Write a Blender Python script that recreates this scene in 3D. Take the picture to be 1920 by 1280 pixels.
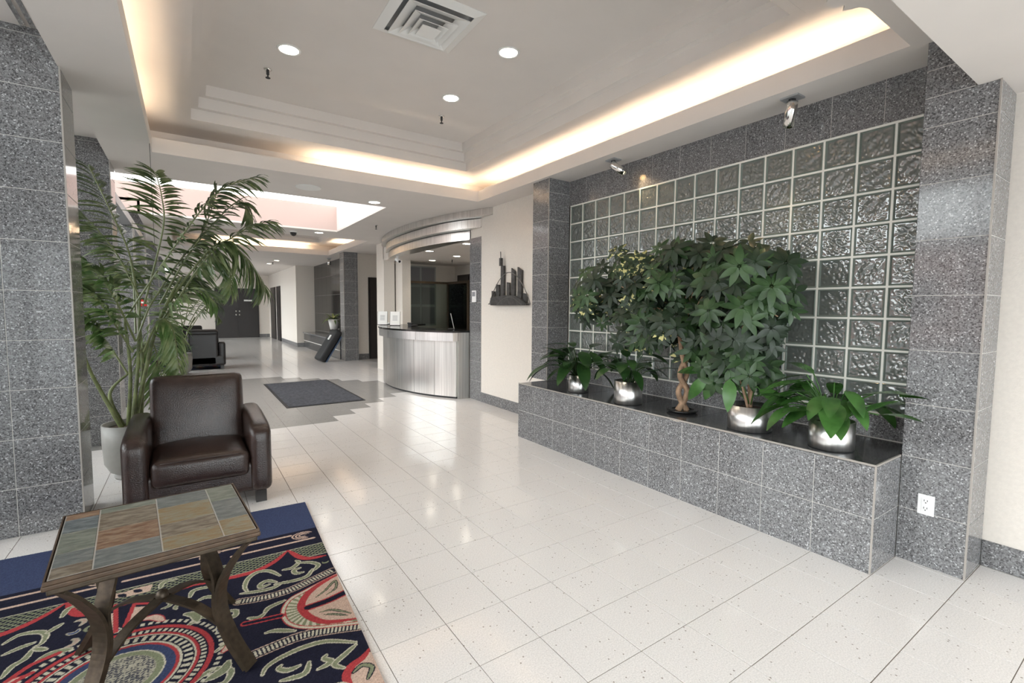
import bpy, math, random
import numpy as np
from mathutils import Vector, Matrix
random.seed(7)
PI = math.pi
SC = bpy.context.scene
COL = SC.collection
for o in list(bpy.data.objects): bpy.data.objects.remove(o)

# ------------------------------------------------------------------ camera
H = 1.4366; F = 891.8; YAW = .5974; PITCH = .0692; ROLL = .0075
fw = Vector((math.sin(YAW)*math.cos(PITCH), math.cos(YAW)*math.cos(PITCH), -math.sin(PITCH)))
rt0 = Vector((math.cos(YAW), -math.sin(YAW), 0)); up0 = rt0.cross(fw)
rt = rt0*math.cos(ROLL) + up0*math.sin(ROLL); up = up0*math.cos(ROLL) - rt0*math.sin(ROLL)
cam = bpy.data.cameras.new('camera'); camo = bpy.data.objects.new('camera', cam); COL.objects.link(camo)
cam.sensor_width = 36; cam.lens = F/1920*36; cam.clip_start = .05; cam.clip_end = 200
m = Matrix((rt, up, -fw)).transposed().to_4x4(); m.translation = (0, 0, H); camo.matrix_world = m
SC.camera = camo
SC.view_settings.view_transform = 'Standard'; SC.view_settings.look = 'None'
SC.view_settings.gamma = 1; SC.view_settings.use_curve_mapping = False
SC.view_settings.exposure = 0.47
# ------------------------------------------------------------------ sky
w = bpy.data.worlds.new('sky'); SC.world = w; w.use_nodes = True
bg = w.node_tree.nodes['Background']; bg.inputs[0].default_value = (.96, .965, 1, 1); bg.inputs[1].default_value = 6.0
def portal(loc, sx, sy, rot):
    l = bpy.data.lights.new('window_portal', 'AREA'); l.shape = 'RECTANGLE'; l.size = sx; l.size_y = sy
    l.cycles.is_portal = True
    o = bpy.data.objects.new('window_portal', l); COL.objects.link(o); o.location = loc; o.rotation_euler = rot
portal((-1.36, 4.0, 1.6), 3.1, 13.6, (0, -PI/2, 0))      # left glazing, facing +x
portal((-1.36, 16.0, 1.6), 3.1, 9.0, (0, -PI/2, 0))
portal((1.2, -3.06, 1.3), 4.6, 2.5, (PI/2, 0, 0))        # entrance glazing behind the camera

# ------------------------------------------------------------------ materials
def newmat(name):
    m = bpy.data.materials.new(name); m.use_nodes = True
    return m, m.node_tree, m.node_tree.nodes['Principled BSDF']
def N(t, kind, **kw):
    n = t.nodes.new(kind)
    for k, v in kw.items():
        if hasattr(n, k) and k not in n.inputs: setattr(n, k, v)
    return n
def plain(name, col, rough=.5, metal=0, spec=.5, noise=0, nscale=20, bump=0, bscale=80, coat=0, stretch=None, emit=None, estr=0):
    m, t, p = newmat(name)
    p.inputs['Base Color'].default_value = (*col, 1); p.inputs['Roughness'].default_value = rough
    p.inputs['Metallic'].default_value = metal; p.inputs['Specular IOR Level'].default_value = spec
    if coat: p.inputs['Coat Weight'].default_value = coat; p.inputs['Coat Roughness'].default_value = .05
    geo = t.nodes.new('ShaderNodeNewGeometry')
    src = geo.outputs['Position']
    if stretch:
        mp = t.nodes.new('ShaderNodeMapping'); mp.inputs['Scale'].default_value = stretch
        t.links.new(src, mp.inputs[0]); src = mp.outputs[0]
    if noise:
        n = t.nodes.new('ShaderNodeTexNoise'); n.inputs['Scale'].default_value = nscale; n.inputs['Detail'].default_value = 5
        t.links.new(src, n.inputs['Vector'])
        r = t.nodes.new('ShaderNodeValToRGB')
        a = [max(0, c*(1-noise)) for c in col]; b = [min(1, c*(1+noise)) for c in col]
        r.color_ramp.elements[0].color = (*a, 1); r.color_ramp.elements[1].color = (*b, 1)
        r.color_ramp.elements[0].position = .3; r.color_ramp.elements[1].position = .7
        t.links.new(n.outputs[0], r.inputs[0]); t.links.new(r.outputs[0], p.inputs['Base Color'])
    if bump:
        n = t.nodes.new('ShaderNodeTexNoise'); n.inputs['Scale'].default_value = bscale; n.inputs['Detail'].default_value = 3
        t.links.new(src, n.inputs['Vector'])
        b = t.nodes.new('ShaderNodeBump'); b.inputs['Strength'].default_value = bump; b.inputs['Distance'].default_value = .01
        t.links.new(n.outputs[0], b.inputs['Height']); t.links.new(b.outputs[0], p.inputs['Normal'])
    if emit:
        p.inputs['Emission Color'].default_value = (*emit, 1); p.inputs['Emission Strength'].default_value = estr
    return m
def granite(name, stops, scale=150, rough=.12, spec=.5):
    m, t, p = newmat(name)
    geo = t.nodes.new('ShaderNodeNewGeometry')
    v = t.nodes.new('ShaderNodeTexVoronoi'); v.inputs['Scale'].default_value = scale
    t.links.new(geo.outputs['Position'], v.inputs['Vector'])
    s = t.nodes.new('ShaderNodeSeparateColor'); t.links.new(v.outputs['Color'], s.inputs[0])
    r = t.nodes.new('ShaderNodeValToRGB'); r.color_ramp.interpolation = 'CONSTANT'
    el = r.color_ramp.elements
    while len(el) < len(stops): el.new(.5)
    for e, (pos, c) in zip(el, stops): e.position = pos; e.color = (*c, 1)
    t.links.new(s.outputs[0], r.inputs[0]); t.links.new(r.outputs[0], p.inputs['Base Color'])
    p.inputs['Roughness'].default_value = rough; p.inputs['Specular IOR Level'].default_value = spec
    return m
GR = [(0, (.07, .069, .071)), (.15, (.135, .134, .137)), (.42, (.19, .189, .194)), (.76, (.25, .25, .256)), (.955, (.46, .46, .47))]
M = {}
M['granite'] = granite('grey_granite', GR, 165, .1)
M['granite_dark'] = granite('black_granite', [(0, (.03, .03, .032)), (.4, (.05, .05, .052)), (.85, (.1, .1, .104))], 150, .14)
M['granite_black'] = granite('niche_black_granite', [(0, (.01, .009, .009)), (.5, (.018, .017, .016)), (.85, (.035, .034, .033))], 140, .1)
M['grout'] = plain('pale_grout', (.6, .58, .55), .8)
M['floor_grout'] = plain('floor_grout', (.24, .2, .17), .8)
def speckled(name, base, dark, dens, rough):
    m, t, p = newmat(name)
    geo = t.nodes.new('ShaderNodeNewGeometry')
    v = t.nodes.new('ShaderNodeTexVoronoi'); v.inputs['Scale'].default_value = 70
    t.links.new(geo.outputs['Position'], v.inputs['Vector'])
    s = t.nodes.new('ShaderNodeSeparateColor'); t.links.new(v.outputs['Color'], s.inputs[0])
    a = t.nodes.new('ShaderNodeMath'); a.operation = 'LESS_THAN'; a.inputs[1].default_value = dens
    t.links.new(s.outputs[0], a.inputs[0])
    d = t.nodes.new('ShaderNodeMath'); d.operation = 'LESS_THAN'; d.inputs[1].default_value = .28
    t.links.new(v.outputs['Distance'], d.inputs[0])
    mu = t.nodes.new('ShaderNodeMath'); mu.operation = 'MULTIPLY'
    t.links.new(a.outputs[0], mu.inputs[0]); t.links.new(d.outputs[0], mu.inputs[1])
    n = t.nodes.new('ShaderNodeTexNoise'); n.inputs['Scale'].default_value = 160; n.inputs['Detail'].default_value = 2
    t.links.new(geo.outputs['Position'], n.inputs['Vector'])
    r = t.nodes.new('ShaderNodeValToRGB')
    r.color_ramp.elements[0].color = (*[c*.9 for c in base], 1); r.color_ramp.elements[1].color = (*[min(1, c*1.08) for c in base], 1)
    r.color_ramp.elements[0].position = .35; r.color_ramp.elements[1].position = .65
    t.links.new(n.outputs[0], r.inputs[0])
    mx = t.nodes.new('ShaderNodeMix'); mx.data_type = 'RGBA'
    t.links.new(mu.outputs[0], mx.inputs[0]); t.links.new(r.outputs[0], mx.inputs[6]); mx.inputs[7].default_value = (*dark, 1)
    t.links.new(mx.outputs[2], p.inputs['Base Color'])
    p.inputs['Roughness'].default_value = rough; p.inputs['Specular IOR Level'].default_value = .5
    return m
M['tile_white'] = speckled('white_terrazzo', (.74, .705, .685), (.34, .3, .27), .055, .12)
M['tile_grey'] = speckled('grey_terrazzo', (.33, .315, .30), (.15, .14, .13), .1, .16)
M['plaster'] = plain('white_plaster', (.72, .668, .63), .85, noise=.02, nscale=3)
M['paper'] = plain('cream_wallpaper', (.76, .71, .65), .75, noise=.035, nscale=55, bump=.15, bscale=180)
M['white'] = plain('white_paint', (.8, .79, .77), .5)
M['trim'] = plain('stone_edge_trim', (.36, .33, .3), .4)
M['mortar'] = plain('white_mortar', (.86, .86, .8), .7)
M['steel'] = plain('brushed_steel', (.66, .645, .62), .33, metal=1, noise=.16, nscale=6, stretch=(9, 9, .15))
M['steel_pot'] = plain('polished_steel', (.74, .73, .72), .3, metal=1, noise=.12, nscale=5, stretch=(14, 14, .1))
M['chrome'] = plain('chrome', (.8, .78, .75), .1, metal=1)
M['alu'] = plain('grey_aluminium', (.42, .43, .44), .4, metal=.5)
M['black'] = plain('black_gloss', (.012, .012, .012), .15)
M['blackmatt'] = plain('black_matt', (.02, .02, .022), .6)
M['door'] = plain('dark_espresso_wood', (.022, .017, .016), .35, noise=.2, nscale=8, stretch=(10, 10, .6))
M['leather'] = plain('brown_leather', (.03, .0175, .0145), .2, spec=.55, noise=.25, nscale=9, bump=.25, bscale=160)
M['leather_dark'] = plain('black_leather', (.012, .010, .010), .35)
M['foot'] = plain('dark_wood', (.015, .012, .011), .35)
M['bronze'] = plain('bronzed_iron', (.062, .045, .03), .45, metal=.6, noise=.3, nscale=40)
M['bronze_edge'] = plain('bronze_edge', (.075, .045, .026), .45, metal=.3, noise=.3, nscale=30)
M['pot'] = plain('grey_ceramic', (.21, .203, .188), .5, noise=.04, nscale=30)
M['soil'] = plain('dark_soil', (.06, .035, .022), .95, noise=.5, nscale=60, bump=.8, bscale=90)
M['bark'] = plain('pale_bark', (.34, .22, .14), .8, noise=.35, nscale=25, bump=.4, bscale=40)
M['stem'] = plain('green_cane', (.11, .13, .045), .5, noise=.5, nscale=14)
M['plastic'] = plain('white_plastic', (.85, .85, .85), .3)
M['slot'] = plain('dark_slot', (.03, .03, .03), .6)
M['sculpt'] = plain('dark_pewter', (.075, .072, .07), .45, metal=.4, noise=.35, nscale=25)
M['wire'] = plain('grey_wire', (.2, .19, .18), .4, metal=.6)
M['lamp'] = plain('lamp_glow', (1, 1, 1), .5, emit=(1, .9, .74), estr=14)
M['lampsmall'] = plain('spot_glow', (1, .8, .5), .5, emit=(1, .62, .25), estr=12)
M['glowpanel'] = plain('recess_glow', (1, 1, 1), .6, emit=(1, .985, .97), estr=1.7)
M['rose'] = plain('rose_plaster', (.6, .46, .42), .85)
M['tube'] = plain('fluorescent_glow', (1, 1, 1), .5, emit=(1, .84, .58), estr=6)
M['brick'] = plain('pink_brick', (.36, .2, .17), .9, noise=.25, nscale=4)
M['asphalt'] = plain('asphalt', (.2, .2, .2), .9, noise=.2, nscale=8)
M['mat'] = plain('charcoal_mat', (.045, .047, .058), .95, noise=.55, nscale=28)
M['matedge'] = plain('black_rubber', (.015, .015, .017), .7)
M['red'] = plain('red_plastic', (.6, .02, .02), .4)
M['paperwhite'] = plain('paper_white', (.88, .88, .86), .6)
M['print'] = plain('print_grey', (.25, .25, .27), .6)
M['blue'] = plain('blue_board', (.06, .1, .18), .6)
M['terracotta'] = plain('clay', (.35, .16, .08), .7)
def leafmat(name, a, b, rough=.35, cream=None, scale=9, spec=.4):
    m, t, p = newmat(name)
    tc = t.nodes.new('ShaderNodeTexCoord'); oi = t.nodes.new('ShaderNodeObjectInfo')
    ad = t.nodes.new('ShaderNodeVectorMath'); ad.operation = 'ADD'
    t.links.new(tc.outputs['Object'], ad.inputs[0]); t.links.new(oi.outputs['Location'], ad.inputs[1])
    n = t.nodes.new('ShaderNodeTexNoise'); n.inputs['Scale'].default_value = scale; n.inputs['Detail'].default_value = 3
    t.links.new(ad.outputs[0], n.inputs['Vector'])
    r = t.nodes.new('ShaderNodeValToRGB'); el = r.color_ramp.elements
    el[0].position = .35; el[0].color = (*a, 1); el[1].position = .62; el[1].color = (*b, 1)
    if cream:
        r.color_ramp.interpolation = 'CONSTANT'; el[1].position = .45; e = el.new(.56); e.color = (*cream, 1)
    t.links.new(n.outputs[0], r.inputs[0]); t.links.new(r.outputs[0], p.inputs['Base Color'])
    p.inputs['Roughness'].default_value = rough; p.inputs['Specular IOR Level'].default_value = spec
    return m
M['palm'] = leafmat('palm_green', (.035, .07, .018), (.13, .165, .07), .4)
M['palm_light'] = leafmat('palm_light_green', (.06, .13, .03), (.2, .25, .11), .4)
M['rachis'] = plain('palm_rachis', (.13, .15, .06), .5)
M['schef'] = leafmat('umbrella_leaf_green', (.009, .02, .009), (.022, .04, .02), .42)
M['schef2'] = leafmat('umbrella_leaf_bright', (.015, .042, .011), (.042, .085, .03), .38)
M['schef_var'] = leafmat('umbrella_leaf_variegated', (.01, .024, .01), (.024, .046, .02), .4, cream=(.5, .47, .2), scale=24)
M['lily'] = leafmat('lily_green', (.022, .07, .014), (.06, .155, .035), .25, scale=7)
M['lily_dark'] = leafmat('lily_dark_green', (.012, .035, .01), (.028, .07, .018), .3, scale=7)
# window pane: clear sheet that lets light through and mirrors a little
def pane_mat(name, tint, refl):
    m = bpy.data.materials.new(name); m.use_nodes = True; t = m.node_tree; t.nodes.remove(t.nodes['Principled BSDF'])
    o = t.nodes['Material Output']; a = t.nodes.new('ShaderNodeBsdfTransparent'); a.inputs[0].default_value = (*tint, 1)
    g = t.nodes.new('ShaderNodeBsdfGlossy'); g.inputs['Roughness'].default_value = .02
    f = t.nodes.new('ShaderNodeFresnel'); f.inputs[0].default_value = refl
    x = t.nodes.new('ShaderNodeMixShader'); t.links.new(f.outputs[0], x.inputs[0]); t.links.new(a.outputs[0], x.inputs[1]); t.links.new(g.outputs[0], x.inputs[2])
    t.links.new(x.outputs[0], o.inputs[0]); return m
M['pane'] = pane_mat('clear_pane', (.93, .96, .95), 1.4)
M['pane_tint'] = pane_mat('tinted_pane', (.72, .77, .75), 1.5)
# glass block face: thick wavy glass
def wavy():
    m, t, p = newmat('wavy_glass')
    p.inputs['Base Color'].default_value = (.27, .3, .28, 1); p.inputs['Roughness'].default_value = .04
    p.inputs['Transmission Weight'].default_value = .5; p.inputs['IOR'].default_value = 1.6
    p.inputs['Specular IOR Level'].default_value = 1.0; p.inputs['Coat Weight'].default_value = .6; p.inputs['Coat Roughness'].default_value = .02
    return m
M['wavy'] = wavy()
M['glassrim'] = plain('green_glass_rim', (.2, .24, .215), .1, spec=.6)
M['blockback'] = plain('dark_cavity', (.12, .13, .125), .6)

# ------------------------------------------------------------------ mesh helpers
class MB:
    def __init__(s): s.v = []; s.f = []; s.mi = []
    def add(s, vs, fs, mi=0):
        b = len(s.v); s.v += [tuple(p) for p in vs]
        for f in fs: s.f.append([i+b for i in f]); s.mi.append(mi)
        return s
    def box(s, x0, x1, y0, y1, z0, z1, mi=0):
        vs = [(x, y, z) for z in (z0, z1) for y in (y0, y1) for x in (x0, x1)]
        return s.add(vs, [(0, 2, 3, 1), (4, 5, 7, 6), (0, 1, 5, 4), (2, 6, 7, 3), (0, 4, 6, 2), (1, 3, 7, 5)], mi)
    def mbox(s, mat4, sx, sy, sz, mi=0):
        vs = [mat4 @ Vector((x, y, z)) for z in (-sz/2, sz/2) for y in (-sy/2, sy/2) for x in (-sx/2, sx/2)]
        return s.add(vs, [(0, 2, 3, 1), (4, 5, 7, 6), (0, 1, 5, 4), (2, 6, 7, 3), (0, 4, 6, 2), (1, 3, 7, 5)], mi)
    def rbox(s, c, h, r, n=10, top=0, front=0, taper=0):
        """rounded cushion: centre c, half sizes h, corner radius r; top/front = bulge"""
        idx = {}; vs = []; fs = []
        def pt(u, v, w):
            k = (round(u, 5), round(v, 5), round(w, 5))
            if k in idx: return idx[k]
            q = []
            for a, hh in zip((u, v, w), h):
                i = max(-(hh-r), min(hh-r, a*hh)); q.append((a*hh, i))
            d = Vector([a-i for a, i in q]); 
            if d.length > 1e-9: d = d.normalized()*r
            p = [i+dd for (a, i), dd in zip(q, d)]
            if top and w > -.5: p[2] += top*(1-u*u)*(1-v*v)*max(0, w)
            if front and v < 0: p[1] -= front*(1-u*u)*(1-w*w)*(-v)
            if taper: p[0] *= 1-taper*(w+1)/2
            idx[k] = len(vs); vs.append((p[0]+c[0], p[1]+c[1], p[2]+c[2])); return idx[k]
        g = [-1, -.97, -.9, -.8] + [-.6+1.2*i/(n-1) for i in range(n)] + [.8, .9, .97, 1]
        for ax in range(3):
            for sg in (-1, 1):
                for i in range(len(g)-1):
                    for j in range(len(g)-1):
                        q = []
                        for a, b in ((g[i], g[j]), (g[i+1], g[j]), (g[i+1], g[j+1]), (g[i], g[j+1])):
                            t = [0, 0, 0]; t[ax] = sg; t[(ax+1) % 3] = a; t[(ax+2) % 3] = b; q.append(pt(*t))
                        fs.append(q if sg > 0 else q[::-1])
        return s.add(vs, fs)
    def tube(s, pts, r, n=8, cap=True):
        pts = [Vector(p) for p in pts]; rr = r if isinstance(r, (list, tuple)) else [r]*len(pts)
        vs = []; fs = []; pa = None
        for i, p in enumerate(pts):
            d = (pts[min(i+1, len(pts)-1)]-pts[max(i-1, 0)]).normalized()
            if pa is None: pa = d.orthogonal().normalized()
            pa = (pa-d*pa.dot(d)).normalized(); pb = d.cross(pa)
            for k in range(n):
                a = 2*PI*k/n; vs.append(p+(pa*math.cos(a)+pb*math.sin(a))*rr[i])
        for i in range(len(pts)-1):
            for k in range(n): fs.append((i*n+k, i*n+(k+1) % n, (i+1)*n+(k+1) % n, (i+1)*n+k))
        if cap: fs.append(tuple(range(n))[::-1]); fs.append(tuple((len(pts)-1)*n+k for k in range(n)))
        return s.add(vs, fs)
    def strap(s, pts, wdir, wd, th):
        """flat bar swept along pts; wdir = direction of its width"""
        pts = [Vector(p) for p in pts]; wv = Vector(wdir).normalized(); vs = []; fs = []
        for i, p in enumerate(pts):
            d = (pts[min(i+1, len(pts)-1)]-pts[max(i-1, 0)]).normalized(); nn = d.cross(wv).normalized()
            for a, b in ((-1, -1), (1, -1), (1, 1), (-1, 1)): vs.append(p+wv*wd/2*a+nn*th/2*b)
        for i in range(len(pts)-1):
            for k in range(4): fs.append((i*4+k, i*4+(k+1) % 4, (i+1)*4+(k+1) % 4, (i+1)*4+k))
        fs += [(3, 2, 1, 0), tuple((len(pts)-1)*4+k for k in range(4))]
        return s.add(vs, fs)
    def lathe(s, prof, n=32, c=(0, 0, 0), mat4=None):
        vs = []; fs = []
        for r, z in prof:
            for k in range(n):
                a = 2*PI*k/n; p = Vector((r*math.cos(a), r*math.sin(a), z))
                if mat4: p = mat4 @ p
                vs.append(p+Vector(c))
        for i in range(len(prof)-1):
            for k in range(n): fs.append((i*n+k, i*n+(k+1) % n, (i+1)*n+(k+1) % n, (i+1)*n+k))
        if prof[0][0] > 1e-6: fs.append(tuple(range(n))[::-1])
        if prof[-1][0] > 1e-6: fs.append(tuple((len(prof)-1)*n+k for k in range(n)))
        return s.add(vs, fs)
    def prism(s, poly, z0, z1):
        n = len(poly); vs = [(x, y, z0) for x, y in poly]+[(x, y, z1) for x, y in poly]
        fs = [tuple(range(n))[::-1], tuple(range(n, 2*n))]+[(i, (i+1) % n, n+(i+1) % n, n+i) for i in range(n)]
        return s.add(vs, fs)
    def build(s, name, mat, parent=None, smooth=False, loc=None):
        return mkobj(name, s.mesh(name, mat, smooth), parent, loc)
    def mesh(s, name, mat, smooth=False):
        me = bpy.data.meshes.new(name); me.from_pydata(s.v, [], s.f)
        mats = mat if isinstance(mat, (list, tuple)) else [mat]
        for k in mats: me.materials.append(M[k] if isinstance(k, str) else k)
        if len(mats) > 1: me.polygons.foreach_set('material_index', s.mi)
        if smooth: me.polygons.foreach_set('use_smooth', [True]*len(s.f))
        me.update(); return me
def mkobj(name, me, parent=None, loc=None):
    o = bpy.data.objects.new(name, me); COL.objects.link(o)
    if parent: o.parent = parent
    if loc is not None: o.location = loc
    return o
def tag(o, label=None, cat=None, group=None, kind=None):
    if label: o['label'] = label
    if cat: o['category'] = cat
    if group: o['group'] = group
    if kind: o['kind'] = kind
    return o
def thing(name, label, cat, loc=(0, 0, 0), rz=0, group=None):
    o = bpy.data.objects.new(name, None); COL.objects.link(o); o.location = loc; o.rotation_euler = (0, 0, rz)
    o.empty_display_size = .1
    return tag(o, label, cat, group)
def bevel(o, wd, seg=2):
    b = o.modifiers.new('bevel', 'BEVEL'); b.width = wd; b.segments = seg; b.limit_method = 'ANGLE'; return o
def struct(name, mb, mat, smooth=False):
    o = mb.build(name, mat, None, smooth); o['kind'] = 'structure'; return o
def copy_tree(o, parent=None):
    c = o.copy(); COL.objects.link(c); c.parent = parent
    for ch in list(o.children): copy_tree(ch, c)
    return c
def spline(pts, n=8):
    P = [Vector(p) for p in pts]; out = []
    for i in range(len(P)-1):
        p0 = P[max(i-1, 0)]; p1 = P[i]; p2 = P[i+1]; p3 = P[min(i+2, len(P)-1)]
        for k in range(n):
            t = k/n
            out.append(.5*((2*p1)+(p2-p0)*t+(2*p0-5*p1+4*p2-p3)*t*t+(3*p1-p0-3*p2+p3)*t**3))
    out.append(P[-1]); return out
TILE_CACHE = {}
def tile_mesh(name, du, dv, th, mat, ch=.0015):
    k = (name, round(du, 4), round(dv, 4), th, mat)
    if k not in TILE_CACHE:
        b = MB(); u, v = du/2, dv/2
        b.add([(-u, -v, 0), (u, -v, 0), (u, v, 0), (-u, v, 0), (-u, -v, th-ch), (u, -v, th-ch), (u, v, th-ch), (-u, v, th-ch),
               (-u+ch, -v+ch, th), (u-ch, -v+ch, th), (u-ch, v-ch, th), (-u+ch, v-ch, th)],
              [(0, 1, 5, 4), (1, 2, 6, 5), (2, 3, 7, 6), (3, 0, 4, 7), (4, 5, 9, 8), (5, 6, 10, 9), (6, 7, 11, 10), (7, 4, 8, 11), (8, 9, 10, 11)])
        TILE_CACHE[k] = b.mesh(name, mat)
    return TILE_CACHE[k]
def tiles(parent, o, u, v, ue, ve, th=.0025, mat='granite', name='granite_tile', gap=.0035):
    """tile field: origin o, unit dirs u, v; ue/ve = lists of joint positions"""
    o = Vector(o); u = Vector(u); v = Vector(v); n = u.cross(v)
    for i in range(len(ue)-1):
        for j in range(len(ve)-1):
            du = ue[i+1]-ue[i]-gap; dv = ve[j+1]-ve[j]-gap
            if du < .005 or dv < .005: continue
            ob = mkobj(name, tile_mesh(name, du, dv, th, mat), parent)
            mm = Matrix((u, v, n)).transposed().to_4x4(); mm.translation = o+u*(ue[i]+ue[i+1])/2+v*(ve[j]+ve[j+1])/2
            ob.matrix_local = mm
T = .305
def steps(a, b, t=T, off=0):
    r = [a]; x = a+(off if off > 1e-6 else t)
    while x < b-1e-4: r.append(x); x += t
    r.append(b); return r

# ================================================================== FLOOR
FX0, FY0 = .926, 1.5737
floor = struct('floor', MB().box(-1.35, 7.0, -3.1, 27, -.12, -.003), 'floor_grout')
def in_grey(i, j):       # stepped grey inlay, in tile indices
    lo, hi = 15, 30      # rows
    if not (lo <= j < hi) or i < -8: return False
    k = i-1              # steps start one tile past x = 1.23
    s = max(0, k)
    return i <= 6 and j >= lo+s and j < hi-s
def project(p):
    v = Vector(p)-Vector((0, 0, H)); z = v.dot(fw)
    if z < .2: return None
    return 960+F*v.dot(rt)/z, 640-F*v.dot(up)/z, z
def rug_has(x, y): return -1.2 < x < .62 and y < 3.6
cand = []
for i in range(-8, 20):
    for j in range(-16, 84):
        x = FX0+i*T+T/2; y = FY0+j*T+T/2
        if x < -1.4 or x > 6.9 or y < -3 or y > 26.9: continue
        q = project((x, y, 0)); a = 0
        if q and -40 < q[0] < 1960 and q[1] < 1330 and not rug_has(x, y) and not (x > 3.1 and .9 < y < 4.4) and not (x > 3.7 and y < 11):
            a = T*T*F*F*H/q[2]**3
        cand.append((a, i, j, x, y))
cand.sort(reverse=True)
rest = {'tile_white': MB(), 'tile_grey': MB()}
for n, (a, i, j, x, y) in enumerate(cand):
    mt = 'tile_grey' if in_grey(i, j) else 'tile_white'
    if n < 295 and a > 0:
        ob = mkobj('floor_tile', tile_mesh('floor_tile', T-.004, T-.004, .0033, mt, .0006), floor, (x, y, -.0035))
    else:
        h = T/2-.0015; rest[mt].box(x-h, x+h, y-h, y+h, -.0035, -.0002)
for k, b in rest.items():
    tag(b.build('floor_tile_field', k, floor), kind='stuff')

# ================================================================== CEILING
def rects(mb, lst, z0, z1):
    for x0, x1, y0, y1 in lst: mb.box(x0, x1, y0, y1, z0, z1)
def frame(mb, O, I, z0, z1):
    ox0, ox1, oy0, oy1 = O; x0, x1, y0, y1 = I
    rects(mb, [(ox0, ox1, oy0, y0), (ox0, ox1, y1, oy1), (ox0, x0, y0, y1), (x1, ox1, y0, y1)], z0, z1)
ZS = 2.9
C1 = (-.235, 3.35, 1.03, 5.78); C2 = (-.235, 3.35, 10.6, 14.2); RC = (-1.25, 2.45, 6.9, 9.7)
cb = MB()
rects(cb, [(-.615, 3.9, .75, C1[2]-.04), (-.615, C1[0]-.04, C1[2]-.04, C1[3]+.04), (C1[1]+.04, 3.9, C1[2]-.04, C1[3]+.04), (-.615, 3.9, C1[3]+.04, RC[2]),
           (RC[1], 3.9, RC[2], RC[3]), (-.615, 3.9, RC[3], C2[2]-.04), (-.615, C2[0]-.04, C2[2]-.04, C2[3]+.04), (C2[1]+.04, 3.9, C2[2]-.04, C2[3]+.04),
           (-.615, 3.9, C2[3]+.04, 25.5), (3.9, 6.2, 11.05, 13.6)], ZS, ZS+.03)
cb.box(-1.35, 3.9, -3.1, .75, 2.6, 2.93)                         # dropped ceiling over the entrance
rects(cb, [(-1.35, -.6, .75, RC[2]), (-1.35, -.6, RC[3], 25.5)], 3.09, 3.13)
rects(cb, [(-.615, -.58, .75, RC[2]), (-.615, -.58, RC[3], 25.5)], 2.93, 3.13)
cb.box(-1.5, 7, -3.2, 27, 3.72, 3.8)                              # unseen roof slab, added to keep sky light out
ceiling = struct('ceiling', cb, 'plaster')
def cove(R, tl, tr, tn, tf):
    x0, x1, y0, y1 = R
    b = MB(); frame(b, (x0-.04, x1+.04, y0-.04, y1+.04), R, ZS, ZS+.14); b.build('cove_lip', 'plaster', ceiling)
    b = MB(); O = (x0-.33, x1+.3, y0-.25, y1+.35)
    frame(b, (O[0]-.03, O[1]+.03, O[2]-.03, O[3]+.03), O, ZS+.03, 3.24)
    tray = (x0+tl, x1-tr, y0+tn, y1-tf)
    frame(b, O, (tray[0]-.03, tray[1]+.03, tray[2]-.03, tray[3]+.03), 3.2, 3.24); b.build('cove_ceiling', 'plaster', ceiling)
    for k in range(3):
        d = .06*k-.0; e = .06*(k+1)
        I = (tray[0]+d, tray[1]-d, tray[2]+d, tray[3]-d)
        J = (tray[0]+e, tray[1]-e, tray[2]+e, tray[3]-e)
        z = 3.2+.1*k
        b = MB(); frame(b, (I[0]-.06, I[1]+.06, I[2]-.06, I[3]+.06), I, z-(.001 if k == 0 else 0), z+.1)
        b.build('tray_step', 'plaster', ceiling)
    b = MB(); b.box(tray[0], tray[1], tray[2], tray[3], 3.5, 3.53); b.build('tray_panel', 'plaster', ceiling)
cove(C1, .315, .32, .5, .24)
cove(C2, .315, .32, .3, .3)
b = MB()                                                           # skylight recess
b.box(RC[0], RC[1]+.05, RC[3], RC[3]+.04, ZS+.03, 3.5); b.build('recess_far_wall', 'rose', ceiling)
b = MB(); b.box(RC[1], RC[1]+.04, RC[2], RC[3], ZS+.03, 3.5); b.box(RC[0], RC[1]+.05, RC[2]-.04, RC[2], ZS+.03, 3.5); b.build('recess_wall', 'white', ceiling)
b = MB(); b.box(RC[0], RC[1], RC[2], RC[3], 3.385, 3.44); b.build('recess_glow_panel', 'glowpanel', ceiling)  # emission put into the recess top to make it bright white
# scalloped plaster edging at the near cove edge
prof = [(2.48, 1.03), (2.5, 1.07), (2.56, 1.125), (2.6, 1.14), (2.64, 1.125), (2.655, 1.085), (2.67, 1.09), (2.7, 1.11), (2.715, 1.08), (2.73, 1.05), (2.78, 1.03)]
b = MB(); b.prism(prof, ZS, ZS+.02); b.build('scalloped_edging', 'plaster', ceiling)
# ceiling track beside the window
b = MB(); b.box(-.76, -.735, .8, 4.05, 3.072, 3.09); b.box(-.715, -.69, .8, 4.05, 3.072, 3.09); b.build('window_track', 'chrome', ceiling)

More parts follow.
